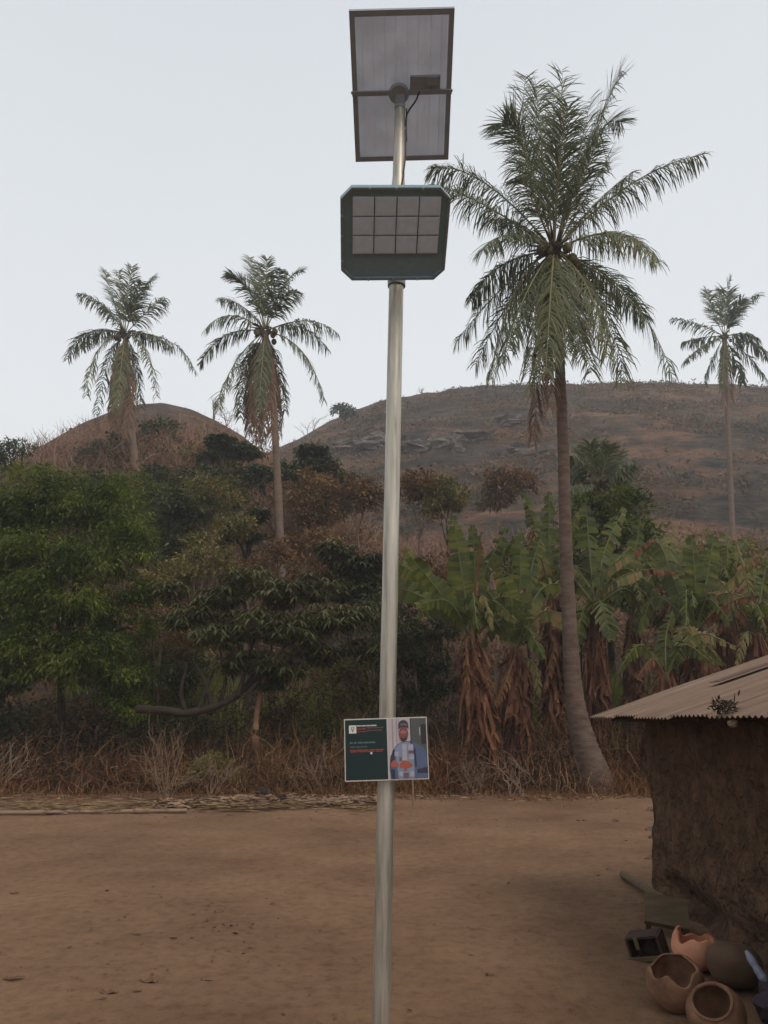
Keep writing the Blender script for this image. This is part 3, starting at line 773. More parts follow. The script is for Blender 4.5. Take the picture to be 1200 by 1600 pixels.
banana('banana plant nearest the pole with a tall brown dead leaf upright at its top', 765, 20.2, (735, 985), [
    dict(p=[(722, 900, 0), (708, 806, .1)], w=.42, t=.15, h=.05),
    dict(p=[(690, 930, -.2), (632, 858, -.4)], w=.36, t=.2, h=.15),
    dict(p=[(680, 945, .4), (625, 920, .6), (596, 935, .8)], w=.34, t=.3, h=.5),
    dict(p=[(676, 925, .8), (636, 888, 1.2), (612, 880, 1.3)], w=.36, t=.3, h=.4, m='banana'),
    dict(p=[(700, 940, -.8), (650, 945, -1.4)], w=.3, t=.5, h=.6),
    dict(p=[(742, 900, .3), (738, 820, .4)], w=.30, t=.4, h=.1),
    dict(p=[(745, 900, -.1), (752, 830, -.1)], w=.10, t=.9, h=1.0, m='banana_dead'),
    dict(p=[(750, 910, .6), (792, 825, .7)], w=.3, t=.6, h=.3),
    dict(p=[(742, 1020, -.5), (765, 1075, -.7)], w=.16, t=.9, h=1.0, m='banana_dead'),
    dict(p=[(728, 1010, -.5), (733, 1120, -.6)], w=.2, t=.9, h=1.0, m='banana_dead'),
], .62, 420)
banana('banana plant second right of the pole with a pale ribbed leaf raised', 808, 20.6, (806, 1010), [
    dict(p=[(798, 940, -.2), (776, 872, -.3)], w=.34, t=.2, h=.2),
    dict(p=[(812, 920, .2), (814, 832, .3)], w=.38, t=.3, h=.1),
    dict(p=[(770, 935, .5), (742, 908, .9), (738, 880, .9)], w=.34, t=.3, h=.5),
    dict(p=[(835, 935, .3), (868, 912, .5), (905, 935, .6)], w=.3, t=.4, h=.6),
    dict(p=[(822, 980, -.5), (850, 1030, -.9)], w=.32, t=.1, h=.6),
    dict(p=[(830, 890, .8), (848, 830, 1.1)], w=.34, t=.5, h=.3),
    dict(p=[(792, 1060, -.6), (772, 1105, -.8)], w=.26, t=.8, h=.9, m='banana_dead'),
    dict(p=[(835, 1040, -.3), (842, 1090, -.4)], w=.24, t=.8, h=.9, m='banana_old'),
], .6, 380)
banana('banana plant directly behind the tall palm trunk with rust coloured leaves', 866, 22.2, (862, 930), [
    dict(p=[(846, 850, 0), (818, 772, 0)], w=.30, t=.6, h=.3),
    dict(p=[(858, 850, .4), (858, 768, .5)], w=.32, t=.6, h=.3),
    dict(p=[(848, 880, -.4), (833, 828, -.5), (828, 862, -.5)], w=.28, t=.7, h=.7, m='banana_old', tip='banana_dead'),
    dict(p=[(880, 860, .3), (905, 800, .4)], w=.34, t=.5, h=.3),
    dict(p=[(840, 900, .6), (800, 850, .9), (780, 880, 1)], w=.32, t=.5, h=.5),
    dict(p=[(866, 1010, -.5), (850, 1080, -.6)], w=.24, t=.9, h=1, m='banana_dead'),
], .7, 420)
banana('tall banana plant right of the palm trunk with two long leaves arching right', 936, 21.6, (928, 940), [
    dict(p=[(920, 850, .2), (915, 785, .3)], w=.4, t=.4, h=.2),
    dict(p=[(950, 890, -.4), (990, 862, -.6), (1025, 838, -.8)], w=.25, t=.9, h=1.1, tip='banana_dead', m='banana_old', f=(0, -.6, .8)),
    dict(p=[(960, 908, -.6), (1010, 890, -.8), (1060, 894, -1)], w=.27, t=.8, h=.9, tip='banana_dead', m='banana_old', f=(0, -.6, .8)),
    dict(p=[(938, 940, -.6), (955, 1000, -.9)], w=.5, t=.1, h=.3),
    dict(p=[(912, 950, -.2), (900, 1010, -.4)], w=.4, t=.2, h=.4),
    dict(p=[(945, 860, .6), (975, 795, .9)], w=.36, t=.6, h=.3),
    dict(p=[(960, 880, .9), (1000, 850, 1.4), (1012, 880, 1.4)], w=.34, t=.6, h=.5),
    dict(p=[(895, 905, .4), (868, 905, .6), (842, 940, .8)], w=.3, t=.4, h=.6),
    dict(p=[(975, 920, .2), (1000, 950, .4), (990, 985, .4)], w=.34, t=.5, h=.6),
], .45, 200)
banana('banana plant with thin dark stem under the arching leaves', 986, 22.6, (988, 960), [
    dict(p=[(990, 880, .2), (1002, 805, .3)], w=.34, t=.6, h=.2),
    dict(p=[(1005, 920, .5), (1035, 880, .9), (1050, 900, 1)], w=.36, t=.5, h=.5),
    dict(p=[(970, 930, .4), (950, 900, .6), (930, 930, .7)], w=.34, t=.5, h=.6),
    dict(p=[(985, 985, -.3), (975, 1050, -.5)], w=.2, t=.9, h=.9, m='banana_dead'),
], .4, 170)
banana('banana plant with one broad bright green leaf standing upright', 1086, 20.8, (1085, 980), [
    dict(p=[(1086, 910, -.3), (1080, 836, -.3)], w=.36, t=0.05, h=0.0),
    dict(p=[(1105, 900, .2), (1116, 832, .3)], w=.36, t=.5, h=.2),
    dict(p=[(1050, 900, .2), (1030, 850, .4), (1010, 862, .5)], w=.4, t=.4, h=.5),
    dict(p=[(1062, 910, .6), (1048, 848, .9)], w=.36, t=.6, h=.3),
    dict(p=[(1120, 930, -.2), (1160, 890, -.3), (1190, 862, -.3)], w=.24, t=.9, h=1.0, m='banana_old', tip='banana_dead'),
    dict(p=[(1120, 955, -.5), (1155, 935, -.7), (1190, 930, -.9)], w=.2, t=.9, h=1.0, m='banana_dead'),
    dict(p=[(1110, 1010, -.6), (1125, 1050, -.8)], w=.26, t=.9, h=.9, m='banana_dead'),
    dict(p=[(1062, 985, -.5), (1050, 1040, -.7)], w=.22, t=.4, h=.6, m='banana_old'),
    dict(p=[(1055, 950, .3), (1020, 935, .5), (1000, 990, .5)], w=.36, t=.3, h=.6),
    dict(p=[(1100, 1000, -.6), (1100, 1060, -.8)], w=.3, t=.9, h=.9, m='banana_dead'),
], .7, 420)
banana('banana plant in the back row right of the arching leaves', 1050, 23.4, (1046, 925), [
    dict(p=[(1035, 870, 0), (1020, 825, .2)], w=.3, t=.8, h=.5), dict(p=[(1060, 870, 0), (1085, 835, .2)], w=.3, t=.8, h=.5), dict(p=[(1046, 860, 0), (1055, 822, .2)], w=.3, t=.7, h=.3, m='banana_old')], .5, 200)
banana('banana plant in the back row near the right edge', 1135, 23.2, (1132, 925), [
    dict(p=[(1120, 870, 0), (1105, 825, .2)], w=.3, t=.8, h=.5), dict(p=[(1150, 870, 0), (1170, 838, .2)], w=.3, t=.8, h=.5), dict(p=[(1136, 860, 0), (1132, 826, .2)], w=.3, t=.7, h=.3)], .5, 200)
banana('banana plant at the right edge with ragged yellow brown leaves', 1180, 21.2, (1180, 985), [
    dict(p=[(1170, 920, 0), (1150, 850, 0)], w=.3, t=.8, h=.5, m='banana_old'),
    dict(p=[(1190, 920, .3), (1205, 850, .4)], w=.3, t=.8, h=.4),
    dict(p=[(1150, 950, -.4), (1120, 990, -.5)], w=.25, t=.9, h=.9, m='banana_dead'),
    dict(p=[(1150, 940, .4), (1120, 905, .8), (1100, 930, 1)], w=.3, t=.6, h=.6, m='banana_old'),
    dict(p=[(1200, 960, -.4), (1230, 940, -.6)], w=.3, t=.9, h=.9, m='banana_dead'),
    dict(p=[(1178, 910, .8), (1172, 872, 1)], w=.3, t=.6, h=.3),
    dict(p=[(1165, 990, -.6), (1150, 1040, -.8)], w=.3, t=.8, h=.9, m='banana_old'),
], .6, 300)
banana('banana plant beyond the hut roof corner with hanging maroon dead leaves', 1010, 19.2, (1040, 1050), [
    dict(p=[(1040, 1000, .2), (1050, 955, .3)], w=.26, t=.6, h=.4),
    dict(p=[(1020, 1030, -.2), (995, 1060, -.4)], w=.24, t=.9, h=.9, m='banana_dead'),
    dict(p=[(1060, 1010, .4), (1090, 990, .5), (1100, 1020, .5)], w=.3, t=.6, h=.6, m='banana_old'),
], .6, 300)

# ------------------------------------------------------------------ trees
def clump_leaves(mb, c, r, n, L, W, sag=.15, flat=.75, sub=14, droop=.0, shell=.6):
    """leaves gathered in small sprays over an ellipsoid"""
    c = np.asarray(c)
    d = unit(rng.normal(0, 1, (sub, 3))); rad = r * (shell + (1 - shell) * rng.random(sub))[:, None]
    sc_ = c + d * rad * [1, 1, flat]
    k = rng.integers(0, sub, n)
    sp_ = r * .23
    P = sc_[k] + rng.normal(0, sp_, (n, 3)) * [1, 1, .6]
    D = unit((P - c) * .8 / max(r, .1) + rng.normal(0, .6, (n, 3)) - np.array([0, 0, droop]))
    S = unit(np.cross(D, rng.normal(0, .5, (n, 3)) + [0, 0, 1]))
    mb.leaves(P, D, S, L * rng.uniform(.6, 1.3, n), W * rng.uniform(.7, 1.2, n), sag)
    return sc_

def whorls(mb, c, r, nw, L, W, droop=.35, flat=.55, per=9):
    c = np.asarray(c)
    d = unit(rng.normal(0, 1, (nw, 3))); wc = c + d * (r * rng.uniform(.35, 1.05, nw))[:, None] * [1, 1, flat]
    P = np.repeat(wc, per, 0); n = len(P)
    a = np.tile(np.linspace(0, 6.28, per, endpoint=False), nw) + np.repeat(rng.uniform(0, 6.28, nw), per) + rng.normal(0, .2, n)
    D = unit(np.stack([np.cos(a), np.sin(a), rng.normal(-droop, .18, n)], 1))
    S = unit(np.cross(D, [0, 0, 1.0]))
    mb.leaves(P + D * .04, D, S, L * rng.uniform(.7, 1.2, n), W * rng.uniform(.8, 1.2, n), .28)
    return wc

def tree(name, label, Y, base_px, blobs, mat, style='clump', n=2500, L=.16, W=.07, trunk_r=.12, bark='bark', group=None, trunk_path=None, nw=60, flat=.75, sub=14, droop=0, cat='tree'):
    b = at(base_px, 900, Y); b[2] = float(H(b[0], b[1])) if Y > 24 else float(ground_z(b[0], b[1]))
    root = thing(name, b, label, cat, group)
    cs = [(at(px, py, Y + dy), r) for px, py, dy, r in blobs]
    top = np.mean([c for c, r in cs], 0)
    low = min(c[2] - r for c, r in cs)
    fork = np.array([b[0] * .6 + top[0] * .4, b[1], max(b[2] + .4, b[2] + (low - b[2]) * .8 if low > b[2] else b[2] + .5)])
    mb = MB()
    if trunk_path is None: trunk_path = [b - [0, 0, .4], (b + fork) / 2 + [.06, 0, 0], fork]
    mb.tube(spline(trunk_path, 14), np.linspace(trunk_r * 1.3, trunk_r * .75, 14), 8); mb.build('trunk', M[bark], root, smooth=True)
    fork = np.asarray(trunk_path[-1])
    mb = MB()
    for c, r in cs:
        mid = (fork + c) / 2 + rng.normal(0, .12 * r, 3)
        mb.tube(spline([fork - [0, 0, .1], mid, c], 8), np.linspace(trunk_r * .6, trunk_r * .18, 8), 5)
        for q in range(5):
            e = c + unit(rng.normal(0, 1, 3)) * r * .9 * [1, 1, flat]
            mb.tube([c * .7 + mid * .3, (c + e) / 2 + rng.normal(0, .06, 3), e], [trunk_r * .2, trunk_r * .13, .008], 4, cap=False)
    mb.build('branches', M[bark], root, smooth=True)
    mb = MB()
    tot = sum(r * r for c, r in cs)
    for c, r in cs:
        k = r * r / tot
        if style == 'clump': clump_leaves(mb, c, r, int(n * k) + 20, L, W, flat=flat, sub=sub, droop=droop)
        else: whorls(mb, c, r, int(nw * k) + 3, L, W, flat=flat)
    mb.build('crown', M[mat], root)
    return root

tree('leafy_tree', 'large bright green feathery tree filling the left edge', 21, 105,
     [(20, 810, .8, 1.1), (60, 775, .4, 1.0), (120, 790, .6, 1.0), (175, 800, .8, .9), (200, 850, .2, .8), (140, 865, -.4, 1.0), (60, 870, -.2, 1.1), (-20, 880, .2, 1.2),
      (95, 915, -1.0, .8), (40, 930, -.8, .8), (120, 940, -.9, .7), (-10, 960, 0, 1.1), (170, 960, .4, .7), (200, 980, .1, .65), (195, 1045, -.2, .7), (190, 1090, -.2, .5), (212, 1105, -.3, .4),
      (60, 1010, -.6, .9), (120, 1030, -.6, .9),  (150, 1010, -.8, .7), (215, 930, .3, .5), (10, 1050, .6, .8), (-60, 820, 1, 1.3), (-80, 960, 1, 1.3), (-50, 1060, 1, 1.0)],
     'neem', n=80000, L=.15, W=.05, trunk_r=.11, sub=20, flat=.85, droop=.35, trunk_path=[at(105, 1225, 21.3), at(100, 1160, 21.3), at(95, 1090, 21.4), at(98, 1020, 21.5)])
tree('leafy_tree', 'dark layered tree with drooping leaves behind the thick bent limb', 20.2, 402,
     [(300, 960, .3, .75), (345, 930, .2, .7), (395, 905, .3, .75), (440, 925, 0, .8), (490, 915, .5, .7), (340, 990, -.4, .7), (400, 970, -.5, .85), (455, 985, -.5, .8), (510, 965, 0, .8), (555, 960, .4, .7),
      (385, 1030, -.2, .7), (440, 1040, -.2, .7), (500, 1020, .2, .6), (570, 1010, .6, .6), (270, 920, .8, .6), (420, 1065, .1, .35)],
     'whorl_leaf', 'whorl', nw=760, L=.30, W=.075, trunk_r=.075, bark='bark_brown', flat=.5,
     trunk_path=[on_ground(400, 1228), at(399, 1160, 20), at(402, 1110, 20.1), at(412, 1060, 20.2)])
root = bpy.data.objects['leafy_tree.001']
mb = MB()
mb.tube(spline([at(410, 1035, 20.2), at(392, 1065, 20), at(365, 1090, 19.9), at(335, 1104, 19.8), at(295, 1114, 19.8), at(255, 1110, 19.9), at(215, 1108, 20.2)], 30), np.linspace(.085, .11, 30) + rng.normal(0, .006, 30), 10)
for a, b_, c_ in (((290, 1112), (283, 1080), (294, 1035)), ((312, 1108), (322, 1075), (335, 1045)), ((330, 1100), (318, 1060), (300, 1030)), ((372, 1086), (385, 1040), (400, 990)), ((345, 1095), (352, 1060), (345, 1020))):
    mb.tube(spline([at(*a, 19.8), at(*b_, 19.75), at(*c_, 19.9)], 10), np.linspace(.07, .03, 10), 6)
mb.build('limb', M['bark'], root, smooth=True)

slope = 'green trees on the brushy slope'
tree('slope_tree', 'dark green tree right of the left palm trunk below the small hill', 51, 240, [(225, 690, 0, 1.5), (258, 700, .3, 1.4), (248, 672, .2, 1.1), (285, 712, .4, 1.2)], 'dark_leaf', n=5200, L=.28, W=.13, group=slope)
tree('slope_tree', 'dark green tree left of the left palm trunk on the slope', 50, 150, [(140, 722, 0, 1.0), (160, 705, .2, 1.0), (185, 700, .4, 1.0), (120, 742, 0, .9)], 'dark_leaf', n=4800, L=.28, W=.13, group=slope)
tree('slope_tree', 'flat topped dark tree just left of the second palm trunk', 44, 360, [(350, 690, 0, 1.2), (382, 705, .2, 1.1), (330, 715, .2, 1.1), (400, 735, 0, 1.0), (365, 745, 0, 1.0)], 'dark_leaf', 'whorl', nw=300, L=.42, W=.16, flat=.4, group=slope)
tree('slope_tree', 'feathery blue green tree between the second palm and the pole', 41, 505, [(488, 705, 0, 1.0), (505, 728, 0, 1.1), (478, 745, .2, 1.0), (528, 745, .2, .9), (512, 760, 0, 1.0)], 'whorl_leaf', 'whorl', nw=330, L=.42, W=.14, flat=.5, group=slope)
tree('slope_shrub', 'round grey green shrub above the bright leafy tree', 36, 145, [(145, 752, 0, .75), (128, 760, .2, .55)], 'whorl_leaf', n=1600, L=.2, W=.09, group=slope, cat='shrub')
tree('slope_tree', 'mid green tree above the right shoulder of the bright leafy tree', 33, 205, [(175, 768, 0, .8), (212, 760, .2, .9), (240, 775, .3, .8), (200, 790, 0, .9)], 'neem', n=4200, L=.2, W=.08, group=slope)
tree('slope_tree', 'dense dark tree in the middle of the left slope', 30, 265, [(262, 790, 0, .9), (245, 825, 0, .9), (290, 812, .2, .8), (305, 795, .3, .7), (235, 860, -.2, .7), (275, 850, 0, .8)], 'dark_leaf', n=6000, L=.2, W=.09, group=slope)
tree('slope_tree', 'small layered tree left of the second palm trunk midway up', 30, 385, [(380, 812, 0, .6), (405, 800, .1, .5), (362, 830, .1, .6), (392, 835, 0, .5)], 'dark_leaf', 'whorl', nw=170, L=.32, W=.12, flat=.45, group=slope)
tree('slope_tree', 'layered dark tree immediately left of the pole at mid height', 26, 545, [(525, 860, 0, .7), (555, 885, 0, .75), (518, 900, .2, .7), (585, 875, .2, .7), (545, 920, -.2, .8), (590, 915, 0, .7)], 'whorl_leaf', 'whorl', nw=330, L=.34, W=.11, flat=.5, group=slope)
tree('slope_shrub', 'sparse olive and yellow leaved shrub above the layered tree', 26, 300, [(300, 880, 0, .8), (330, 860, .2, .7), (275, 900, .2, .7), (345, 890, 0, .6)], 'olive_leaf', n=2400, L=.16, W=.08, bark='twig', group=slope, cat='shrub')
tree('slope_shrub', 'olive shrub low on the slope beside the dark middle tree', 31, 330, [(330, 800, 0, .8), (345, 770, .2, .9), (320, 765, .2, .8)], 'olive_leaf', n=2200, L=.18, W=.08, bark='twig', group=slope, cat='shrub')
tree('slope_shrub', 'yellowish shrub to the left of the left palm foot', 44, 90, [(85, 745, 0, 1.2), (50, 750, .2, 1.3), (120, 755, .2, 1.1)], 'olive_leaf', n=3000, L=.24, W=.11, bark='twig', group=slope, cat='shrub')
tree('slope_tree', 'wispy tree tufts at the left edge against the sky', 40, 20, [(15, 705, 0, .8), (35, 700, .3, .6), (5, 730, 0, 1.0), (-20, 720, 0, 1.1)], 'dark_leaf', n=2200, L=.24, W=.09, group=slope)
tree('slope_shrub', 'green shrub right of the pole under the first banana leaves', 22.5, 660, [(640, 990, 0, .6), (670, 1030, 0, .65), (640, 1060, .2, .6), (690, 980, .2, .6), (700, 1060, 0, .6), (625, 1030, 0, .5), (660, 1090, 0, .5)], 'dark_leaf', n=6000, L=.14, W=.07, bark='twig', group=slope, cat='shrub')
tree('slope_shrub', 'green shrub behind the sign and left of the pole', 22.5, 550, [(520, 1060, 0, .6), (560, 1050, 0, .6), (590, 1080, .2, .5), (545, 1095, 0, .5)], 'olive_leaf', n=3200, L=.14, W=.06, bark='twig', group=slope, cat='shrub')
tree('slope_tree', 'tangled green tree below the young palm crown', 27, 940, [(915, 800, 0, .9), (955, 790, .2, .9), (985, 800, .4, .8), (940, 840, 0, 1.0), (990, 850, .2, .9), (900, 850, 0, .8)], 'neem', n=5500, L=.24, W=.09, group=slope)
tree('slope_tree', 'yellow green tree behind the banana plants at the right edge', 27, 1150, [(1120, 880, 0, 1.0), (1165, 880, .2, 1.1), (1200, 900, .2, 1.1), (1100, 930, 0, 1.0), (1150, 950, 0, 1.1), (1200, 980, 0, 1.1), (1180, 1010, 0, 1.0)], 'olive_leaf', n=8000, L=.2, W=.08, group=slope)

# further trees and shrubs filling the slope, listed far to near
for px, py, Y, r, mat_, st_, lab in (
    (60, 790, 38, 1.3, 'olive_leaf', 'clump', 'yellowish shrub just above the left part of the bright tree'), (310, 725, 48, 1.3, 'olive_leaf', 'clump', 'olive shrub between the two left palm trunks, high up'),
    (425, 740, 43, 1.1, 'dark_leaf', 'whorl', 'dark layered tree touching the second palm trunk, high up'), (475, 770, 38, 1.0, 'scrub', 'clump', 'rust brown shrub right of the second palm trunk'),
    (345, 765, 36, 1.1, 'dark_leaf', 'clump', 'dark shrub between the left palms halfway down'), (165, 765, 42, 1.0, 'olive_leaf', 'clump', 'olive shrub at the foot of the left palm'),
    (268, 755, 40, 1.0, 'dark_leaf', 'clump', 'dark shrub right of the foot of the left palm'), (385, 870, 28, .6, 'scrub', 'clump', 'rust shrub left of the second palm trunk low down'),
    (490, 850, 29, .7, 'scrub', 'clump', 'brown shrub right of the second palm trunk low down'), (350, 840, 29, .7, 'olive_leaf', 'clump', 'olive shrub above the dark layered tree'),
    (500, 800, 34, .9, 'scrub', 'clump', 'brown shrub between the second palm and the pole'), (560, 770, 37, 1.1, 'scrub', 'clump', 'brown shrub left of the pole under the saddle'),
    (650, 770, 36, 1.1, 'scrub', 'clump', 'brown shrub right of the pole under the hill'), (700, 790, 35, .9, 'olive_leaf', 'clump', 'olive brown shrub above the first banana plant'),
    (250, 910, 25, .8, 'olive_leaf', 'clump', 'olive shrub right of the bright tree, midway'), (260, 970, 24, .7, 'scrub', 'clump', 'rust shrub between the bright tree and the layered tree'),
    (480, 900, 26, .7, 'scrub', 'clump', 'rust shrub above the layered tree left of the pole'), (610, 960, 24, .8, 'dark_leaf', 'clump', 'dark shrub directly behind the pole'),
    (770, 760, 46, 1.2, 'scrub', 'clump', 'rust brown shrub on the hill left of the tall palm trunk'), (690, 905, 25, .8, 'scrub', 'clump', 'brown shrub behind the first banana plant'),
    (820, 880, 26, .9, 'dark_leaf', 'clump', 'dark shrub behind the second banana plant'), (900, 980, 25, .9, 'dark_leaf', 'clump', 'dark shrub behind the tall palm trunk'),
    (1060, 940, 26, 1.0, 'dark_leaf', 'clump', 'dark shrub behind the upright banana leaf'), (1000, 930, 26, 1.0, 'scrub', 'clump', 'brown shrub behind the arching banana leaves'),
    (40, 1130, 22.8, 1.1, 'dark_leaf', 'clump', 'dark shrub under the bright tree at the left edge'), (110, 1120, 23, 1.1, 'scrub', 'clump', 'brown shrub under the middle of the bright tree'), (180, 1140, 22.6, .9, 'dark_leaf', 'clump', 'dark shrub under the right side of the bright tree'),
    (310, 1150, 22.5, .7, 'dark_leaf', 'clump', 'dark shrub under the thick limb'), (450, 1120, 22, .6, 'scrub', 'clump', 'rust shrub right of the thin brown trunk'),
    (300, 1060, 24.5, .8, 'dark_leaf', 'clump', 'dark shrub seen through the bent limb uprights'), (330, 1010, 26, 1.0, 'scrub', 'clump', 'brown shrub behind the bent limb'), (250, 1030, 26, .9, 'olive_leaf', 'clump', 'olive shrub behind the bright tree and bent limb'),
    (590, 1010, 23, .7, 'dark_leaf', 'clump', 'dark shrub just left of the pole behind the layered tree')):
    k = Y / 1200 * .95
    bl = [(px + rng.normal(0, 22), py + rng.normal(0, 14), rng.normal(0, .4), r * rng.uniform(.65, 1)) for _ in range(4)]
    tree('slope_shrub', lab, Y, px, bl, mat_, st_, n=int(1500 * r ** 1.2) + 500, nw=int(130 * r) , L=.007 * Y * (1 if st_ == 'clump' else 1.6), W=.003 * Y * (1 if st_ == 'clump' else 1.3), trunk_r=.05, bark='bark' if mat_ != 'scrub' else 'twig', flat=.7 if st_ == 'clump' else .45, group=slope, cat='shrub')
# crest trees
tree('crest_tree', 'tiny umbrella shaped tree alone on the saddle skyline', 118, 537, [(530, 644, 0, 1.3), (545, 642, 0, 1.3), (538, 638, 0, 1.2)], 'dark_leaf', n=900, L=.5, W=.25, trunk_r=.16, flat=.5)

# ------------------------------------------------------------------ bare shrubs and twigs
def twig_tree(mb, p, d, L, r, depth, spread=.5, grav=0.0):
    q = p + d * L
    mid = (p + q) / 2 + rng.normal(0, L * .08, 3)
    mb.tube([p, mid, q], [r, r * .8, r * .6], 5, cap=False)
    if depth == 0: return
    for k in range(rng.integers(2, 4)):
        nd = unit(d + rng.normal(0, spread, 3) + np.array([0, 0, grav]))
        twig_tree(mb, q if k else mid, nd, L * rng.uniform(.6, .85), r * .6, depth - 1, spread, grav)

def bare(name, label, base, stems, L, r, depth, mat, spread=.45, cat='shrub', lean=(0, 0), group=None, grav=.08):
    root = thing(name, base, label, cat, group)
    for s in range(stems):
        mb = MB(); d = unit([rng.normal(lean[0], .35), rng.normal(lean[1], .3), 1.0])
        twig_tree(mb, np.asarray(base) + [rng.normal(0, .08), rng.normal(0, .08), -.05], d, L * rng.uniform(.8, 1.2), r, depth, spread, grav)
        mb.build('stem', M[mat], root)
    return root
bareg = 'bare twiggy shrubs along the yard edge'
bare('bare_shrub', 'pale bare shrub at the far left edge with arching twigs', on_ground(-5, 1242), 6, .55, .015, 3, 'twig_pale', .5, lean=(.3, 0), group=bareg)
bare('bare_shrub', 'bare grey shrub below the thick limb, twigs fanning up left', on_ground(262, 1250), 9, .62, .014, 3, 'twig', .42, lean=(-.15, 0), group=bareg)
bare('bare_shrub', 'low bare shrub with dry stems left of the thin brown trunk', on_ground(330, 1246), 5, .4, .018, 3, 'twig', .45, lean=(.1, 0), group=bareg)
bare('bare_shrub', 'reddish bare shrub left of the sign with crossing stems', on_ground(500, 1240), 7, .5, .018, 3, 'twig', .5, lean=(-.2, 0), group=bareg)
bare('bare_shrub', 'thin bare shrub with pale forked twigs below the bananas', on_ground(800, 1246), 4, .4, .014, 3, 'twig_pale', .5, lean=(.1, 0), group=bareg)
bare('bare_shrub', 'brown bare shrub under the first banana plant', on_ground(740, 1243), 7, .38, .012, 3, 'twig', .55, group=bareg)
bare('bare_shrub', 'slender bare sapling standing right of the green weeds', on_ground(362, 1226), 1, .75, .016, 3, 'twig_pale', .2, group=bareg)
bare('bare_shrub', 'single leaning dry stem left of the leaning palm foot', on_ground(853, 1240), 1, .7, .014, 2, 'twig_pale', .25, lean=(-.1, 0), group=bareg)
p = on_ground(645, 1262); mb = MB(); mb.tube([p - [0, 0, .1], at(645, 1228, p[1]), at(643, 1175, p[1])], [.022, .02, .018], 8)
tag(mb.build('wooden_stake', M['twig']), 'thin upright stake in the ground just right of the pole', 'stake')
def hill_pt(px, py, Y0, Y1):
    best = None
    for Y in np.linspace(Y0, Y1, 200):
        q = at(px, py, Y); h = float(H(q[0], q[1]))
        if h >= q[2]: return np.array([q[0], q[1], h])
    q = at(px, py, Y1); return np.array([q[0], q[1], float(H(q[0], q[1]))])
def crest(px, Y): q = at(px, 700, Y); return np.array([q[0], Y, float(H(q[0], Y))])
cg = 'bare trees on the skyline'
bare('bare_tree', 'bare forked tree on the saddle between the hills', crest(485, 118), 2, 2.0, .09, 3, 'twig_pale', .4, 'tree', group=cg)
bare('bare_tree', 'bare tree on the right shoulder of the small hill', crest(332, 79), 4, 1.1, .05, 3, 'twig', .5, 'tree', group=cg)
bare('bare_tree', 'low bare tree further down the right shoulder of the small hill', crest(352, 79), 4, .9, .05, 3, 'twig', .5, 'tree', group=cg)
bare('bare_tree', 'bare sapling against the sky near the second palm trunk', crest(450, 100), 3, 1.3, .06, 3, 'twig', .45, 'tree', group=cg)
for px, lab in ((985, 'tiny bare bush on the large hill skyline right of the tall palm'), (660, 'tiny bare bush on the large hill skyline by the lamp pole'), (1065, 'tiny bare bush on the skyline near the distant palm')):
    bare('bare_bush', lab, crest(px, 129), 5, .7, .05, 2, 'twig', .6, 'bush', group=cg)
# reddish leafless bushes on the slope in front of the large hill
sg = 'leafless reddish bushes on the slope'
for i, (px, py, Y, lab) in enumerate(((560, 800, 38, 'leafless reddish bush just left of the pole below the large hill'), (655, 800, 36, 'leafless reddish bush just right of the pole above the banana leaves'),
                                      (590, 830, 33, 'leafless bush partly behind the pole above the layered tree'), (470, 800, 34, 'leafless bush right of the second palm trunk midway up'),
                                      (690, 830, 33, 'leafless bush rising behind the first banana leaf'), (400, 880, 30, 'leafless bush left of the second palm trunk foot'),
                                      (480, 880, 29, 'leafless bush right of the second palm trunk foot'), (300, 740, 42, 'leafless bush in the middle of the small hill slope'),
                                      (440, 760, 40, 'leafless bush against the second palm trunk'), (540, 780, 42, 'leafless bush below the skyline umbrella tree'))):
    q = at(px, py, Y); q[2] = float(H(q[0], Y))
    bare('bare_bush', lab, q, 9, Y * .026, .02, 3, 'twig' if i % 3 else 'twig_pale', .4, 'bush', group=sg)

# rocks on the large hill
rockm = mat_noise('grey_rock', [(.06, .05, .045), (.12, .095, .08), (.19, .15, .125)], .8, .95, .8, 3, dist=.4)
rg = 'rock outcrops on the large hill'
for px, py, s, lab in ((735, 688, (5.0, 3, 1.1), 'long pale rock slab with a dark underside halfway up the large hill'), (715, 700, (2.0, 2, 1.6), 'short upright pale rock left below the long slab'),
                       (690, 697, (3, 2, 1.3), 'dark flat rock left of the long slab'), (800, 660, (4, 2.5, 1.0), 'grey rock right of the long slab higher up'),
                       (650, 705, (4, 3, 1.0), 'low grey rock near the pole on the large hill'), (815, 708, (4.5, 2.5, .9), 'low rock ledge left of the tall palm trunk'),
                       (610, 690, (4, 3, 1.2), 'broken grey rock directly behind the pole'), (580, 697, (4, 3, 1.0), 'grey rock left of the pole on the hill flank'), (540, 700, (4, 3, .9), 'flat grey rock below the umbrella tree')):
    c = hill_pt(px, py, 60, 128)
    mb = MB(); th_ = np.linspace(0, 2 * math.pi, 14, endpoint=False); ph = np.linspace(-1.35, 1.35, 8)
    Gd = np.zeros((14, 8, 3))
    for i, a in enumerate(th_):
        for j, b_ in enumerate(ph):
            k = 1 + rng.normal(0, .22); e = .6
            cx_, sx_ = math.cos(a), math.sin(a)
            Gd[i, j] = c + np.array([np.sign(cx_) * abs(cx_) ** e * math.cos(b_) ** .5 * s[0] / 2, np.sign(sx_) * abs(sx_) ** e * math.cos(b_) ** .5 * s[1] / 2, math.sin(b_) * s[2]]) * k - c * (k - 1) * 0
            Gd[i, j] = c + (Gd[i, j] - c)
    mb.grid(Gd, close_u=True); mb.faces(Gd[:, -1], [tuple(range(14))])
    tag(mb.build('boulder', rockm), lab, 'rock', rg)

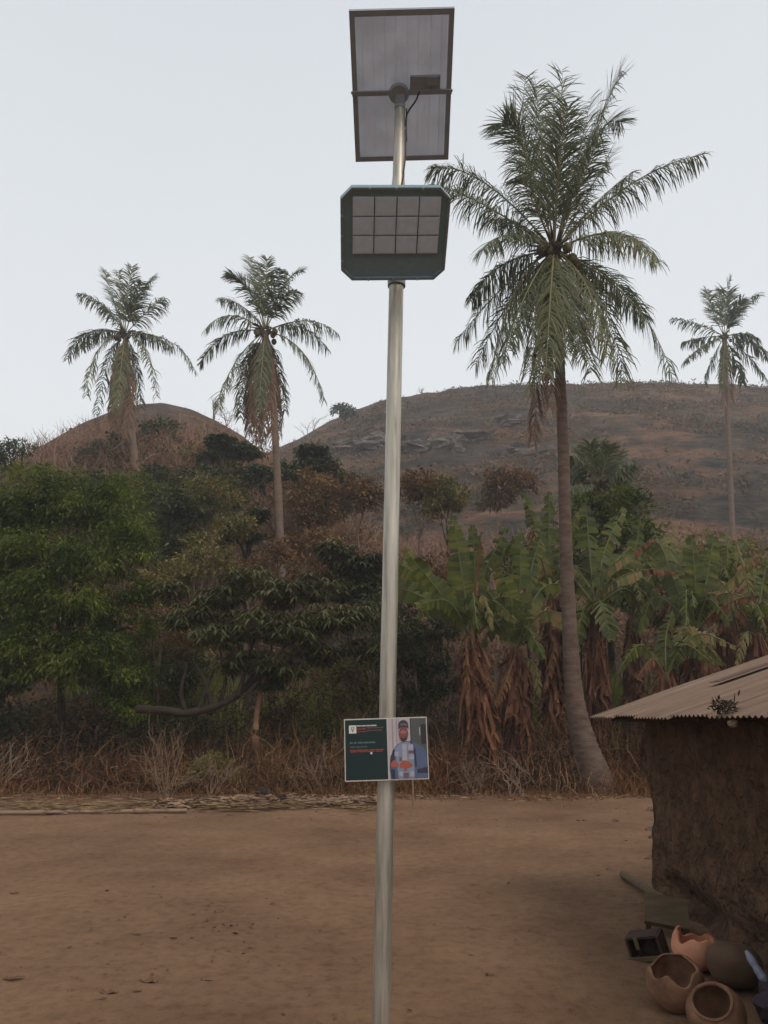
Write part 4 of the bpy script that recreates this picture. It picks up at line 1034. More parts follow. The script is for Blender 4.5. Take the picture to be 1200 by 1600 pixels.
# ------------------------------------------------------------------ uncountable growth
def scatter(n, x0, x1, y0, y1, keep=None):
    x = rng.uniform(x0, x1, n); y = rng.uniform(y0, y1, n)
    if keep is not None:
        m = keep(x, y); x, y = x[m], y[m]
    return x, y
def blades(name, x, y, z, h, w, mat, bend=.35, lean=.25, kind='stuff'):
    n = len(x); P = np.stack([x, y, z], 1)
    a = rng.uniform(0, 6.28, n); S = np.stack([np.cos(a), np.sin(a), 0 * a], 1)
    b = rng.uniform(0, 6.28, n); O = np.stack([np.cos(b), np.sin(b), 0 * b], 1)
    m1 = P + np.array([0, 0, .55]) * h[:, None] + O * (h * lean * .5)[:, None]
    e = P + np.array([0, 0, 1.0]) * (h * rng.uniform(.6, 1, n))[:, None] + O * (h * (lean + bend * rng.random(n)))[:, None]
    W = S * w[:, None] / 2
    V = np.stack([P - W, P + W, m1 + W * .8, m1 - W * .8, e + W * .1, e - W * .1], 1)
    bb = np.arange(n)[:, None] * 6
    mb = MB(); mb.quads(V.reshape(-1, 3), np.concatenate([bb + [0, 1, 2, 3], bb + [3, 2, 4, 5]]))
    return mb.build(name, mat, kind=kind)
def stuff(o, label, cat): o['kind'] = 'stuff'; o['label'] = label; o['category'] = cat; return o

M['shaded_underbrush'] = mat_leaf('shaded_underbrush', [(.020, .012, .006), (.045, .026, .013), (.075, .050, .020), (.12, .072, .035)], .2, .9, patch=.5)  # colour darkened to stand for deep shade between the plants
# edge of the yard: dry weeds, thicker further back
n = 46000
x, y = scatter(n, -13, 13, 16.6, 24, lambda x, y: (rng.random(len(x)) < np.clip((y - 16.9 + 1.1 * fbm(x * .5, y * .3)) / 2.2, 0, 1) * np.clip(.55 + 1.6 * fbm(x * .9 + 11, y * .9, 3), .08, 1)) & ~((x > 6.6) & (y < 18)))
h = np.clip((y - 17.4) * .34, .10, .85) * rng.uniform(.3, 1.25, len(x)) * np.clip(.75 + 2.0 * fbm(x * .7 + 3, y * .7, 4), .15, 1.7)
stuff(blades('dry_weeds', x, y, ground_z(x, y), h, rng.uniform(.012, .03, len(x)), M['dry_grass'], .5, .35), 'brown dry weeds thick along the far edge of the yard', 'weeds')
# leafy flecks and stems among them
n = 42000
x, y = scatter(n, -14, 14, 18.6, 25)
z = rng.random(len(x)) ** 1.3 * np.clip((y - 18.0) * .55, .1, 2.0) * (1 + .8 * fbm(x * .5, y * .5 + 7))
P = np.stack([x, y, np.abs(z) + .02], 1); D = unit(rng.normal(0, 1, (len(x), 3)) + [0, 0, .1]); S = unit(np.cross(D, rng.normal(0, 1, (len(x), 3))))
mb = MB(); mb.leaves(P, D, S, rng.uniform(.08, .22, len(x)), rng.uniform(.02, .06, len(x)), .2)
stuff(mb.build('undergrowth', M['shaded_underbrush']), 'tangled brown undergrowth beneath the trees and banana plants', 'undergrowth')
# low shrub mass on the slope
n = 210000
x, y = scatter(n, -34, 26, 24, 62, lambda x, y: (np.abs(x) < y * .62) & ((y < 49) | (rng.random(len(x)) < .25)))
cl = fbm(x * .35, y * .35, 4)
m = rng.random(len(x)) < np.clip(.6 + 1.2 * cl, .12, 1) * np.clip(1.35 - y / 62, .1, 1); x, y = x[m], y[m]
hh_ = rng.random(len(x)) * np.clip(.5 + 2.0 * (fbm(x * .45 + 50, y * .45, 3) + .35), .2, 2.2)
P = np.stack([x, y, H(x, y) + hh_], 1); D = unit(rng.normal(0, 1, (len(x), 3)) + [0, -.2, .1]); S = unit(np.cross(D, rng.normal(0, 1, (len(x), 3))))
mb = MB(); k = y / 30; mb.leaves(P, D, S, rng.uniform(.14, .32, len(x)) * k, rng.uniform(.05, .12, len(x)) * k, .15)
stuff(mb.build('slope_scrub', M['scrub']), 'rust brown and olive scrub covering the lower hill slope', 'scrub')
# hill scrub, small from here
def hillcover(name, n, xr, yr, fz, label, sz=1.0):
    x, y = scatter(n, *xr, *yr)
    c_ = fbm(x * .12 + 20, y * .3, 4)
    m = rng.random(len(x)) < np.clip(.2 + 2.2 * c_, .01, 1); x, y = x[m], y[m]
    k = 6; x = np.repeat(x, k) + rng.normal(0, .35, len(x) * k); y = np.repeat(y, k) + rng.normal(0, .35, len(y) * k)
    z = fz(x, y) - .1 + rng.random(len(x)) * .7 * sz
    P = np.stack([x, y, z], 1); D = unit(rng.normal(0, 1, (len(x), 3)) + [0, 0, .3]); S = unit(np.cross(D, rng.normal(0, 1, (len(x), 3))))
    mb = MB(); mb.leaves(P, D, S, rng.uniform(.3, .7, len(x)) * sz, rng.uniform(.1, .3, len(x)) * sz, .1)
    stuff(mb.build(name, M['hill_scrub']), label, 'scrub')
hillcover('large_hill_scrub', 42000, (-40, 95), (60, 128), hill_big, 'dry grey brown scrub dotted over the large rocky hill', .62)
hillcover('hill_bushes', 5200, (-40, 90), (62, 126), hill_big, 'darker bushes growing in patches on the large hill', 1.35)
hillcover('small_hill_scrub', 7000, (-48, -5), (58, 82), hill_small, 'dry brown grass tufts on the rounded small hill', .45)
# yellow green grass between the stems, sunlit brightness put into its colour
for i, (px, Y, wd, hmax, lab) in enumerate(((262, 25.2, 1.6, 2.0, 'yellow green grass glimpsed beneath the thick bent limb'), (500, 24.8, 1.5, 1.5, 'yellow green grass behind the dry weeds left of the sign'),
                                    (1000, 25.2, 2.8, 2.8, 'tall bright yellow green grass between the banana stems'))):
    n = 5200; q = at(px, 1100, Y)
    x = q[0] + rng.normal(0, wd * .5, n); y = Y + rng.normal(0, .5, n)
    stuff(blades('green_grass', x, y, np.maximum(H(x, y), 0), hmax * rng.uniform(.4, 1, n), rng.uniform(.02, .05, n), M['yellow_grass'], .3, .15), lab, 'grass')

def twigs(name, x, y, z, L, w, mat, label, up=.8, kind='twigs'):
    """thin crooked stems, each a strip of four faces"""
    n = len(x); P = np.stack([x, y, z], 1); pts = [P]; d = unit(rng.normal(0, .5, (n, 3)) + [0, 0, up])
    for k in range(4):
        pts.append(pts[-1] + d * (L / 4)[:, None]); d = unit(d + rng.normal(0, .33, (n, 3)))
    S = unit(np.cross(d, [0, 1.0, 0.01]) + rng.normal(0, .2, (n, 3)))
    V = []
    for k, p in enumerate(pts):
        ww = (w * (1 - k * .2) / 2)[:, None]; V += [p - S * ww, p + S * ww]
    V = np.stack(V, 1); b = np.arange(n)[:, None] * 10
    Q = np.concatenate([b + [2 * k, 2 * k + 1, 2 * k + 3, 2 * k + 2] for k in range(4)])
    mb = MB(); mb.quads(V.reshape(-1, 3), Q)
    return stuff(mb.build(name, mat), label, kind)
M['stem_mix'] = mat_leaf('stem_mix', [(0.051, 0.022, 0.009), (0.122, 0.054, 0.025), (0.204, 0.101, 0.049), (0.306, 0.176, 0.092)], 0, .9)
M['stem_red'] = mat_leaf('stem_red', [(0.123, 0.064, 0.040), (0.229, 0.120, 0.080), (0.334, 0.202, 0.144)], 0, .9)
n = 5200; x, y = scatter(n, -13, 13, 17.6, 22.5, lambda x, y: ~((x > 6.4) & (y < 18.4)))
twigs('dry_stems', x, y, ground_z(x, y) + rng.random(len(x)) * np.clip((y - 17.4) * .35, 0, 1.0), rng.uniform(.35, 1.3, len(x)) * np.clip((y - 16.6) * .35, .35, 1), rng.uniform(.008, .02, len(x)), M['stem_mix'], 'crooked dry stems and twigs tangled along the yard edge', .7)
n = 26000; x, y = scatter(n, -30, 24, 24, 60, lambda x, y: (np.abs(x) < y * .6) & (rng.random(len(x)) < np.clip(.45 + 1.4 * fbm(x * .25 + 9, y * .25, 3), 0, 1)))
twigs('slope_stems', x, y, H(x, y) + rng.random(len(x)) * 1.0, rng.uniform(.8, 2.4, len(x)), rng.uniform(.018, .05, len(x)) * y / 36, M['stem_red'], 'reddish leafless stems standing thick on the lower hill slope', 1.3)
# small green weeds by the thin trunk
n = 2600; q = on_ground(330, 1236)
x = q[0] + rng.normal(0, .55, n); y = q[1] + rng.normal(0, .3, n)
z = rng.random(n) * .9 * np.exp(-((x - q[0]) / .8) ** 2)
P = np.stack([x, y, z], 1); D = unit(rng.normal(0, 1, (n, 3)) + [0, 0, .4]); S = unit(np.cross(D, rng.normal(0, 1, (n, 3))))
mb = MB(); mb.leaves(P, D, S, rng.uniform(.06, .13, n), rng.uniform(.02, .05, n), .1)
stuff(mb.build('green_weeds', M['olive_leaf']), 'low olive green weeds beside the thin brown trunk', 'weeds')
n = 2600; q = on_ground(960, 1232)
x = q[0] + rng.normal(0, .9, n); y = q[1] + rng.normal(0, .35, n); z = rng.random(n) * .35
P = np.stack([x, y, z], 1); D = unit(rng.normal(0, 1, (n, 3)) + [0, 0, .4]); S = unit(np.cross(D, rng.normal(0, 1, (n, 3))))
mb = MB(); mb.leaves(P, D, S, rng.uniform(.06, .13, n), rng.uniform(.02, .05, n), .1)
stuff(mb.build('green_weeds', M['olive_leaf']), 'low olive weeds at the foot of the leaning palm', 'weeds')

# litter lying along the edge
def lying(name, x, y, L, w, mat, label, cat, ang=.35, lift=.03):
    n = len(x); a = rng.normal(0, ang, n) + (rng.random(n) < .5) * math.pi
    P = np.stack([x, y, ground_z(x, y) + rng.uniform(.004, lift, n)], 1)
    D = unit(np.stack([np.cos(a), np.sin(a), rng.normal(0, .06, n)], 1)); S = unit(np.cross(D, np.stack([0 * a, rng.normal(0, .5, n), 0 * a + 1], 1)))
    mb = MB(); mb.leaves(P - D * L[:, None] / 2, D, S, L, w, 0); return stuff(mb.build(name, mat), label, cat)
n = 11000; x = rng.uniform(-11, 0.2, n); y = 16.0 + rng.normal(0, .8, n) - .0 * x; m = (y > 14.8) & (y < 19) & (rng.random(n) < np.clip(.35 + 2.2 * fbm(x * .9, y * 1.6 + 4, 3), .04, 1)); x, y = x[m], y[m]
lying('straw_litter', x, y, rng.uniform(.1, .55, len(x)), rng.uniform(.012, .035, len(x)), M['litter'], 'dry straw and stalks littering the far left edge of the yard', 'litter', .55, .10)
n = 2600; x = rng.uniform(-4.6, 0, n); y = 16.6 + rng.normal(0, .35, n) + .35 * np.sin(x * 2) + (x + 4.6) * .12
lying('pale_litter', x, y, rng.uniform(.06, .28, n), rng.uniform(.02, .09, n), M['ash'], 'pale flaky litter left of the pole at the yard edge', 'litter', 1.5, .12)
n = 500; x = rng.uniform(.3, 6, n); y = 18.0 + rng.normal(0, .3, n)
lying('scattered_litter', x, y, rng.uniform(.05, .22, n), rng.uniform(.015, .05, n), M['litter'], 'scraps of litter below the dry weeds right of the pole', 'litter', 1.5, .05)
n = 3800; x, y = scatter(n, -9, 6, 4.4, 17, lambda x, y: rng.random(len(x)) < np.clip(.12 + np.clip((y - 12) / 8, 0, .5) + .9 * fbm(x * .5 + 2, y * .5, 3), .02, 1))
lying('leaf_specks', x, y, rng.uniform(.02, .07, len(x)), rng.uniform(.01, .03, len(x)), M['deadleaf'], 'tiny dark leaf scraps strewn over the bare yard', 'litter', 1.5, .012)
# pebbles
n = 2200; x, y = scatter(n, -8, 5, 4.3, 17, lambda x, y: rng.random(len(x)) < np.clip(.4 + 1.2 * fbm(x * .7 + 8, y * .7, 3), .05, 1))
r = rng.uniform(.003, .014, len(x)) ** 1.0 * (1 + (y > 12)); oc = np.array([[1, 0, 0], [0, 1, 0], [-1, 0, 0], [0, -1, 0], [0, 0, .8], [0, 0, -.3]])
mb = MB()
V = np.stack([x, y, ground_z(x, y)], 1)[:, None] + oc[None] * r[:, None, None] * rng.uniform(.7, 1.3, (len(x), 6, 1))
for i in range(len(x)): mb.faces(V[i], [(0, 1, 4), (1, 2, 4), (2, 3, 4), (3, 0, 4)])
stuff(mb.build('pebbles', mat_flat('pebble', (.17, .105, .068), .9)), 'small earth coloured pebbles scattered on the yard', 'pebbles')

# bamboo pole and clods
a, b_ = on_ground(-60, 1275), on_ground(292, 1271)
mb = MB(); pth = spline([a + [0, 0, .05], (a + b_) / 2 + [0, .05, .04], b_ + [0, 0, .05]], 40)
mb.tube(pth, .035 + .006 * (np.arange(40) % 6 == 0), 8)
tag(mb.build('bamboo_pole', mat_noise('dry_bamboo', [(.20, .13, .085), (.30, .20, .14)], 5, .8, .2)), 'long dry pole lying on the ground along the left yard edge', 'pole')
def lump(mb, c, s, rough=.15, nu=12, nv=8, mi=0):
    Gd = np.zeros((nu, nv, 3))
    for i in range(nu):
        for j in range(nv):
            a = 2 * math.pi * i / nu; b = -math.pi / 2 + math.pi * (j + .5) / nv
            Gd[i, j] = np.asarray(c) + np.array([math.cos(a) * math.cos(b) * s[0], math.sin(a) * math.cos(b) * s[1], math.sin(b) * s[2]]) * (1 + rng.normal(0, rough))
    mb.grid(Gd, mi, close_u=True); mb.faces(Gd[:, -1], [tuple(range(nu))], mi); mb.faces(Gd[:, 0], [tuple(range(nu))[::-1]], mi)
dk = mat_noise('dark_clod', [(.02, .014, .012), (.05, .035, .025)], 12, .95, .5)
for px, py, s, lab in ((412, 1246, (.17, .12, .13), 'larger black clump in the litter left of the sign'), (440, 1253, (.13, .1, .09), 'smaller black clump lying right of the larger one')):
    q = on_ground(px, py); mb = MB(); lump(mb, q + [0, 0, s[2] * .6], s); tag(mb.build('clod', dk), lab, 'clump')
def deadleaf(px, py, L, lab, m='deadleaf'):
    q = on_ground(px, py); mb = MB(); n = 9; L = L * .8
    a = rng.uniform(-.4, .4)
    s = np.linspace(-.5, .5, n); wv = np.cos(s * math.pi) * L * .22 + .004
    for sg_ in (-1, 1):
        Gd = np.stack([np.stack([q[0] + s * L * math.cos(a), q[1] + s * L * math.sin(a) * 1.0, q[2] + .012 + 0 * s + .015 * L * np.sin(s * 9)], 1),
                       np.stack([q[0] + s * L * math.cos(a), q[1] + s * L * math.sin(a) + sg_ * wv, q[2] + .008 + L * .04 + .04 * L * np.sin(s * 14 + sg_) + rng.normal(0, .006, n)], 1)])
        mb.grid(Gd)
    tag(mb.build('dead_leaf', M[m]), lab, 'dead leaf', 'dead leaves on the yard')
for px, py, L, lab in ((358, 1448, .20, 'largest curled dead leaf, in the open yard left of the pole'), (342, 1427, .11, 'small dead leaf just behind the largest curled leaf'),
                       (170, 1553, .16, 'dark dead leaf near the bottom left of the yard'), (231, 1536, .19, 'flat brown leaf near the bottom left, right of a darker leaf'), (214, 1551, .07, 'little black leaf scrap between the two bottom left leaves'),
                       (24, 1530, .15, 'dead leaf at the left edge of the yard near the bottom'), (118, 1313, .22, 'dead leaf below the long pole at the left'), (226, 1308, .16, 'thin dead leaf below the end of the long pole'),
                       (908, 1283, .26, 'dead leaf at right before the leaning palm'), (965, 1302, .2, 'dead leaf near the far corner of the hut'), (22, 1397, .12, 'small dead scrap at the left edge midway'),
                       (318, 1534, .05, 'tiny dark scrap left of the pole near the bottom'), (765, 1525, .08, 'faint dead scrap right of the pole in the open yard')):
    deadleaf(px, py, L, lab)

# ------------------------------------------------------------------ mud hut
hut = thing('mud_hut', (2.66, 8.1, 0), 'low mud walled hut with rusty corrugated roof at the right edge', 'hut')
# dried mud
mud = mat_noise('mud_wall', [(.042, .023, .013), (.088, .048, .027), (.135, .078, .045)], 4.5, .95, 1.0, 11, dist=.10, detail=12)
_nt = mud.node_tree
_v = _nt.nodes.new('ShaderNodeTexVoronoi'); _v.feature = 'DISTANCE_TO_EDGE'; _v.inputs['Scale'].default_value = 3.2; _v.inputs['Randomness'].default_value = 1
_tc = _nt.nodes.new('ShaderNodeTexCoord'); _n = _nt.nodes.new('ShaderNodeTexNoise'); _n.inputs['Scale'].default_value = 3; _n.inputs['Detail'].default_value = 4
_ad = _nt.nodes.new('ShaderNodeVectorMath'); _ad.operation = 'MULTIPLY_ADD'; _ad.inputs[1].default_value = (.7, .7, .7)
_nt.links.new(_tc.outputs['Object'], _n.inputs['Vector']); _nt.links.new(_n.outputs['Color'], _ad.inputs[0]); _nt.links.new(_tc.outputs['Object'], _ad.inputs[2]); _nt.links.new(_ad.outputs[0], _v.inputs['Vector'])
_r = ramp(_nt, [(0, 0, 0), (1, 1, 1)], [0, .06]); _nt.links.new(_v.outputs['Distance'], _r.inputs[0])
_b = [q for q in _nt.nodes if q.type == 'BUMP'][0]
_b2 = _nt.nodes.new('ShaderNodeBump'); _b2.inputs['Strength'].default_value = .8; _b2.inputs['Distance'].default_value = .02
_nt.links.new(_r.outputs[0], _b2.inputs['Height']); _nt.links.new(_b.outputs[0], _b2.inputs['Normal']); _nt.links.new(_b2.outputs[0], _nt.nodes['Principled BSDF'].inputs['Normal'])
def wall_mesh(name, a, b, outn, h=1.86, zslope=0, nz_=70):
    a = np.array([*a, 0.0]); b = np.array([*b, 0.0]); L_ = np.linalg.norm(b - a); nu = int(L_ / .03); outn = np.array([*outn, 0.0])
    u = np.linspace(0, 1, nu); z = np.linspace(-.15, 1, nz_)
    U, Z = np.meshgrid(u, z, indexing='ij')
    hz = np.where(Z > 0, Z * h, Z)
    bulge = .10 * np.clip(1 - Z * 1.4, 0, 1) ** 2 + .045 * fbm(U * L_ * 1.6 + 3, hz * 1.6, 4) + .03 * fbm(U * L_ * 5, hz * 5, 3) + .018 * fbm(U * L_ * 13, hz * 13, 2)
    # foot worn back by rain
    bulge = bulge - .09 * np.exp(-((hz - .12) / .16) ** 2) * (1 + fbm(U * L_ * 1.2, hz * 0 + 4, 3) * 2)
    P = a[None, None] + (b - a)[None, None] * U[..., None] + outn[None, None] * bulge[..., None]; P[..., 2] = hz
    Pi = P - outn * .28
    mb = MB(); mb.grid(P); mb.grid(Pi[::-1])
    mb.grid(np.stack([P[:, -1], Pi[:, -1]], 1)); mb.grid(np.stack([P[0], Pi[0]], 0)); mb.grid(np.stack([Pi[-1], P[-1]], 0))
    return mb.build(name, mud, hut, smooth=True)
wall_mesh('front_wall', (2.66, 8.12), (2.66, 2.6), (-1, 0))
wall_mesh('end_wall', (7.4, 8.10), (2.70, 8.10), (0, 1), 1.84)
wall_mesh('end_wall', (2.70, 2.66), (7.4, 2.66), (0, -1), 1.84)
wall_mesh('back_wall', (7.4, 2.6), (7.4, 8.1), (1, 0))
for yy in (2.70, 8.02):
    mb = MB(); mb.faces([(2.68, yy, 1.80), (7.35, yy, 1.80), (5.03, yy, 2.58), (2.68, yy + .1, 1.80), (7.35, yy + .1, 1.80), (5.03, yy + .1, 2.58)], [(0, 1, 2), (5, 4, 3), (0, 2, 5, 3), (1, 4, 5, 2), (0, 3, 4, 1)]); mb.build('gable', mud, hut)
rust = mat_noise('rusty_sheet', [(.080, .048, .032), (.165, .108, .075), (.195, .130, .092), (.26, .185, .135)], 2.2, .85, .3, 16, stretch=(.35, 2.2, 1), metallic=.1, dist=.01)
E0, SL = 2.15, math.tan(R(18.0))
def roof_sheet(y0, y1, side, lift, jitter):
    n = int((y1 - y0) / .076 * 8); v = np.linspace(y0, y1, n); u = np.linspace(0, 1, 8)
    Lh = 5.03 - E0
    start = jitter
    X = E0 + start + (Lh - start + .03) * u
    XX, YY = np.meshgrid(X, v, indexing='ij')
    ZZ = 1.705 + (XX - E0) * SL + (.010 + .006 * vnoise(XX * 2, YY * 1.3)) * np.sin(YY / .076 * 2 * math.pi) + lift + .010 * fbm(XX * 1.5, YY * 1.5, 2)
    if side: XX = 2 * 5.03 - XX
    Gd = np.stack([XX, YY, ZZ], -1)
    mb = MB(); mb.grid(Gd); G2 = Gd - [0, 0, .0025]; mb.grid(G2[::-1]); mb.grid(np.stack([Gd[0], G2[0]])); 
    return mb.build('roof_sheet', rust, hut, smooth=True)
yy = 8.33; k = 0
while yy > 2.4:
    roof_sheet(yy - .82, yy, 0, .004 * (k % 2) + .001 * k, [0, .035, -.02, .02, -.01, .03, 0, .02][k % 8]); roof_sheet(yy - .82, yy, 1, .004 * (k % 2) + .001 * k, 0)
    yy -= .76; k += 1
# rafters and eave pole under the sheets
for y_ in np.arange(2.9, 8.3, .72):
    mb = MB(); mb.tube([(E0 + .12, y_, 1.655 + .12 * SL), (3.6, y_ + .02, 1.65 + (3.6 - E0) * SL), (5.03, y_, 1.65 + (5.03 - E0) * SL)], .028, 7); mb.build('rafter', M['bark'], hut)
mb = MB(); mb.tube([(E0 + .26, 2.5, 1.69), (E0 + .24, 5, 1.70), (E0 + .27, 8.3, 1.69)], .03, 8); mb.build('eave_pole', M['bark'], hut)
# dark repair patch
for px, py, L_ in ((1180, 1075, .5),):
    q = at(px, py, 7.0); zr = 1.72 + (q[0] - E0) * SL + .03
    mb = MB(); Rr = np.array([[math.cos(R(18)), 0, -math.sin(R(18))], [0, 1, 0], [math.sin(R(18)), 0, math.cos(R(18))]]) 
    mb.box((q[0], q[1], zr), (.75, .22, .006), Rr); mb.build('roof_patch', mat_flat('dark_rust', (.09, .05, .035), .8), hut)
# things at the eave
q = at(1130, 1108, 5.0)
mb = MB(); qq = np.array([E0 + .02, 5.05, 1.765]); n = 110
P = qq + rng.normal(0, 1, (n, 3)) * [.03, .06, .018]; D = unit(rng.normal(0, 1, (n, 3)) + [0, 0, .4]); S = unit(np.cross(D, rng.normal(0, 1, (n, 3))))
mb.leaves(P, D, S, rng.uniform(.03, .08, n), rng.uniform(.008, .02, n), .1)
tag(mb.build('dead_vine', dk), 'black withered tuft of creeper caught on the hut eave', 'vine')
mb = MB(); lump(mb, (E0 + .03, 4.98, 1.665), (.028, .04, .022), .1); tag(mb.build('wrapped_rag', mat_flat('pale_rag', (.26, .19, .135), .9)), 'pale bundle tucked under the corrugated eave', 'rag')

# ------------------------------------------------------------------ pots and wood by the wall
clay = mat_noise('clay', [(.085, .040, .022), (.17, .085, .048), (.25, .135, .08)], 7, .9, .5, 24, dist=.01)
clay_o = mat_noise('orange_clay', [(.36, .13, .07), (.52, .22, .13), (.60, .30, .19)], 4, .8, .3, 20, dist=.01)
clay_g = mat_noise('sooty_clay', [(.075, .042, .026), (.12, .075, .045)], 4, .9, .3, 20, dist=.01)
def rotm(rx, ry, rz): return np.array(Matrix.Rotation(rz, 3, 'Z') @ Matrix.Rotation(ry, 3, 'Y') @ Matrix.Rotation(rx, 3, 'X'))
def pot(name, c, prof, Rm, mat, label, parts=True, jag=None, group='clay pots by the hut wall', inner=None, sc=1.0):
    """prof: (radius, height) outline of the outside from foot to rim; thickness .018"""
    nu = 40; pr = spline([(a, b, 0) for a, b in prof], 26)[:, :2]
    ang = np.linspace(0, 2 * math.pi, nu, endpoint=False)
    hgt = pr[-1, 1]
    def shell(off):
        G_ = np.zeros((nu, len(pr), 3))
        for i, a in enumerate(ang):
            cut = hgt if jag is None else jag(a)
            for j, (r_, z_) in enumerate(pr):
                zz = min(z_, cut); rr_ = np.interp(zz, pr[:, 1], pr[:, 0]) if z_ > cut else r_
                rr_ = max(rr_ - off, .001) * (1 + .012 * math.sin(3 * a + 1)); G_[i, j] = (math.cos(a) * rr_, math.sin(a) * rr_, zz + (off if j == 0 else 0))
        return G_ @ Rm.T + np.asarray(c)
    A, B = shell(0), shell(.016)
    mb = MB(); mb.grid(A, close_u=True); mb.grid(B[::-1], close_u=True)
    rim = np.stack([A[:, -1], B[:, -1]], 1); mb.grid(rim[::-1], close_u=True)
    for k_, v_ in enumerate(mb.v): mb.v[k_] = np.asarray(c) + (v_ - np.asarray(c)) * sc + .004 * fbm(v_[:, 0] * 14 + v_[:, 2] * 9, v_[:, 1] * 14 + v_[:, 2] * 6, 2)[:, None] * unit(v_ - np.asarray(c) - [0, 0, .17])
    return tag(mb.build(name, mat, smooth=True), label, 'pot', group)
round_prof = [(.03, 0), (.12, .02), (.185, .10), (.205, .19), (.18, .28), (.125, .335), (.115, .345)]
g1 = on_ground(1063, 1572)
pot('clay_pot', g1 + [0, .02, -.01], round_prof, rotm(R(17), R(-10), 0), clay, 'round brown clay pot with a broken open top, left of the tilted pot', jag=lambda a: .295 + .025 * math.sin(2 * a + .6) + .02 * math.sin(5 * a) + .02 * math.cos(a), sc=.84)
g2 = on_ground(1128, 1608)
wide = [(.03, 0), (.11, .015), (.165, .08), (.178, .15), (.155, .215), (.125, .24), (.128, .255)]
pot('clay_pot', g2 + [0, .0, .0], wide, rotm(R(30), R(-26), 0), clay, 'wide mouthed clay pot tilted toward the camera, frontmost of the pots', sc=.9)
g3 = on_ground(1148, 1545)
pot('clay_pot', g3, [(.03, 0), (.12, .03), (.165, .11), (.17, .18), (.13, .24), (.07, .265), (.02, .27)], rotm(R(-12), R(10), 0), clay_g, 'sooty grey brown pot resting upside down behind the tilted pot')
g4 = on_ground(1080, 1514)
pot('broken_pot', g4, [(.02, 0), (.10, .02), (.16, .09), (.175, .17), (.16, .25), (.15, .27)], rotm(R(8), R(12), .3), clay_o, 'broken orange clay pot with jagged rim behind the round pot', jag=lambda a: .235 + .035 * math.sin(3 * a + .8) + .02 * math.sin(7 * a), sc=.88)
# stool tipped over
woodm = mat_noise('grey_wood', [(.080, .055, .030), (.14, .10, .055)], 4, .85, .4, 12, stretch=(1, 6, 1))
woodd = mat_noise('dark_wood', [(.03, .017, .013), (.065, .038, .028)], 4, .85, .4, 12, stretch=(1, 6, 1))
g5 = on_ground(1030, 1450)
st = thing('wooden_stool', g5, 'low grey wooden stool leaning at the hut wall corner', 'stool')
Rm = rotm(R(44), R(8), R(-14))
def loc(o, Rm, v): return np.asarray(o) + Rm @ np.asarray(v, float)
mb = MB(); mb.box(loc(g5, Rm, (.03, 0, .23)), (.34, .26, .05), Rm); mb.build('seat', woodm, st)
for sx in (-1, 1):
    for sy in (-1, 1):
        mb = MB(); mb.box(loc(g5, Rm, (.03 + sx * .13, sy * .09, .10)), (.04, .04, .22), Rm); mb.build('leg', woodm, st)
g6 = on_ground(1018, 1500)
bx = thing('wooden_crate', g6, 'small dark broken wooden box on its side left of the orange pot', 'box')
Rm = rotm(R(10), R(-12), R(-34)) * .82
for c_, s_ in (((0, .09, .11), (.30, .02, .22)), ((.14, 0, .11), (.02, .18, .22)), ((-.14, 0, .11), (.02, .18, .22)), ((0, 0, .01), (.26, .16, .02)), ((0, 0, .215), (.26, .16, .02))):
    mb = MB(); mb.box(loc(g6, Rm, c_), s_, Rm); mb.build('board', woodd, bx)
for c_, s_ in (((-.02, -.10, .05), (.32, .015, .035)), ((-.05, -.10, .18), (.035, .015, .10))):
    mb = MB(); mb.box(loc(g6, Rm, c_), s_, Rm); mb.build('slat', woodm, bx)
a, b_ = on_ground(974, 1374) + [0, 0, .05], on_ground(1040, 1420) + [0, 0, .07]
mb = MB(); mb.tube(spline([a, (a + b_) / 2, b_], 10), [.04, .042, .042, .042, .043, .043, .043, .044, .044, .043], 8)
tag(mb.build('wooden_log', woodm), 'short dark log poking out left from the stool', 'log')
q = on_ground(1196, 1590)
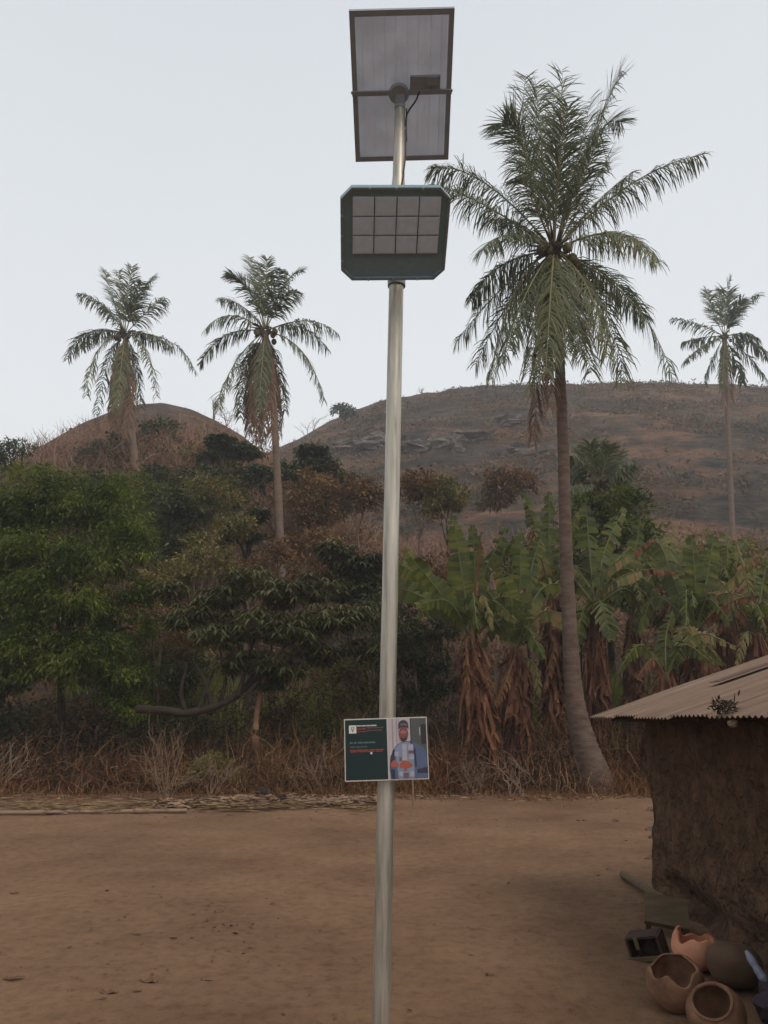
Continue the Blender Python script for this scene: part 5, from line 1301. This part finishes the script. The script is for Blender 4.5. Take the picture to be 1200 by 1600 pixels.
mb = MB(); mb.tube(spline([q + [-.05, .05, .34], q + [-.02, 0, .26], q + [.02, -.03, .18]], 10), [.010, .018, .024, .025, .021, .025, .024, .027, .018, .006], 10)
tag(mb.build('plastic_bottle', mat_flat('pale_blue_plastic', (.19, .20, .25), .4)), 'crumpled pale blue plastic bottle at the right edge by the pots', 'bottle')
mb = MB(); lump(mb, q + [.05, -.08, .08], (.13, .16, .11), .12); tag(mb.build('sack', mat_flat('dark_cloth', (.03, .02, .025), .9)), 'dark bundled sack at the bottom right corner beside the pots', 'sack')
# stones by the wall foot
stg = 'stones along the hut wall foot'
stm = mat_noise('earth_stone', [(.09, .06, .04), (.17, .12, .085)], 8, .95, .4)
for px, py, s, lab in ((1018, 1268, .09, 'stone at the far corner of the hut, furthest from camera'), (1018, 1300, .10, 'dark stone below the furthest one at the hut corner'), (1020, 1312, .07, 'pale small stone near the hut corner'),
                       (1018, 1345, .07, 'stone by the wall foot nearest the log'), (962, 1284, .06, 'pale stone in the yard left of the hut corner')):
    q = on_ground(px, py); mb = MB(); lump(mb, q + [0, 0, s * .3], (s, s * .8, s * .6), .12); tag(mb.build('stone', stm), lab, 'stone', stg)

# ------------------------------------------------------------------ haze
mb = MB()
x0, x1, y0, y1, z0, z1 = -610, 610, -510, 610, -2, 76
V = [(x, y, z) for x in (x0, x1) for y in (y0, y1) for z in (z0, z1)]
mb.faces(V, [(0, 1, 3, 2), (4, 6, 7, 5), (0, 4, 5, 1), (2, 3, 7, 6), (0, 2, 6, 4), (1, 5, 7, 3)])
hm = bpy.data.materials.new('haze'); hm.use_nodes = True
hm.node_tree.nodes.clear()
out = hm.node_tree.nodes.new('ShaderNodeOutputMaterial'); pv = hm.node_tree.nodes.new('ShaderNodeVolumePrincipled')
pv.inputs['Color'].default_value = (.93, .95, .97, 1); pv.inputs['Density'].default_value = .0014; pv.inputs['Anisotropy'].default_value = .2
hm.node_tree.links.new(pv.outputs[0], out.inputs['Volume'])
mb.build('haze', hm, kind='stuff')
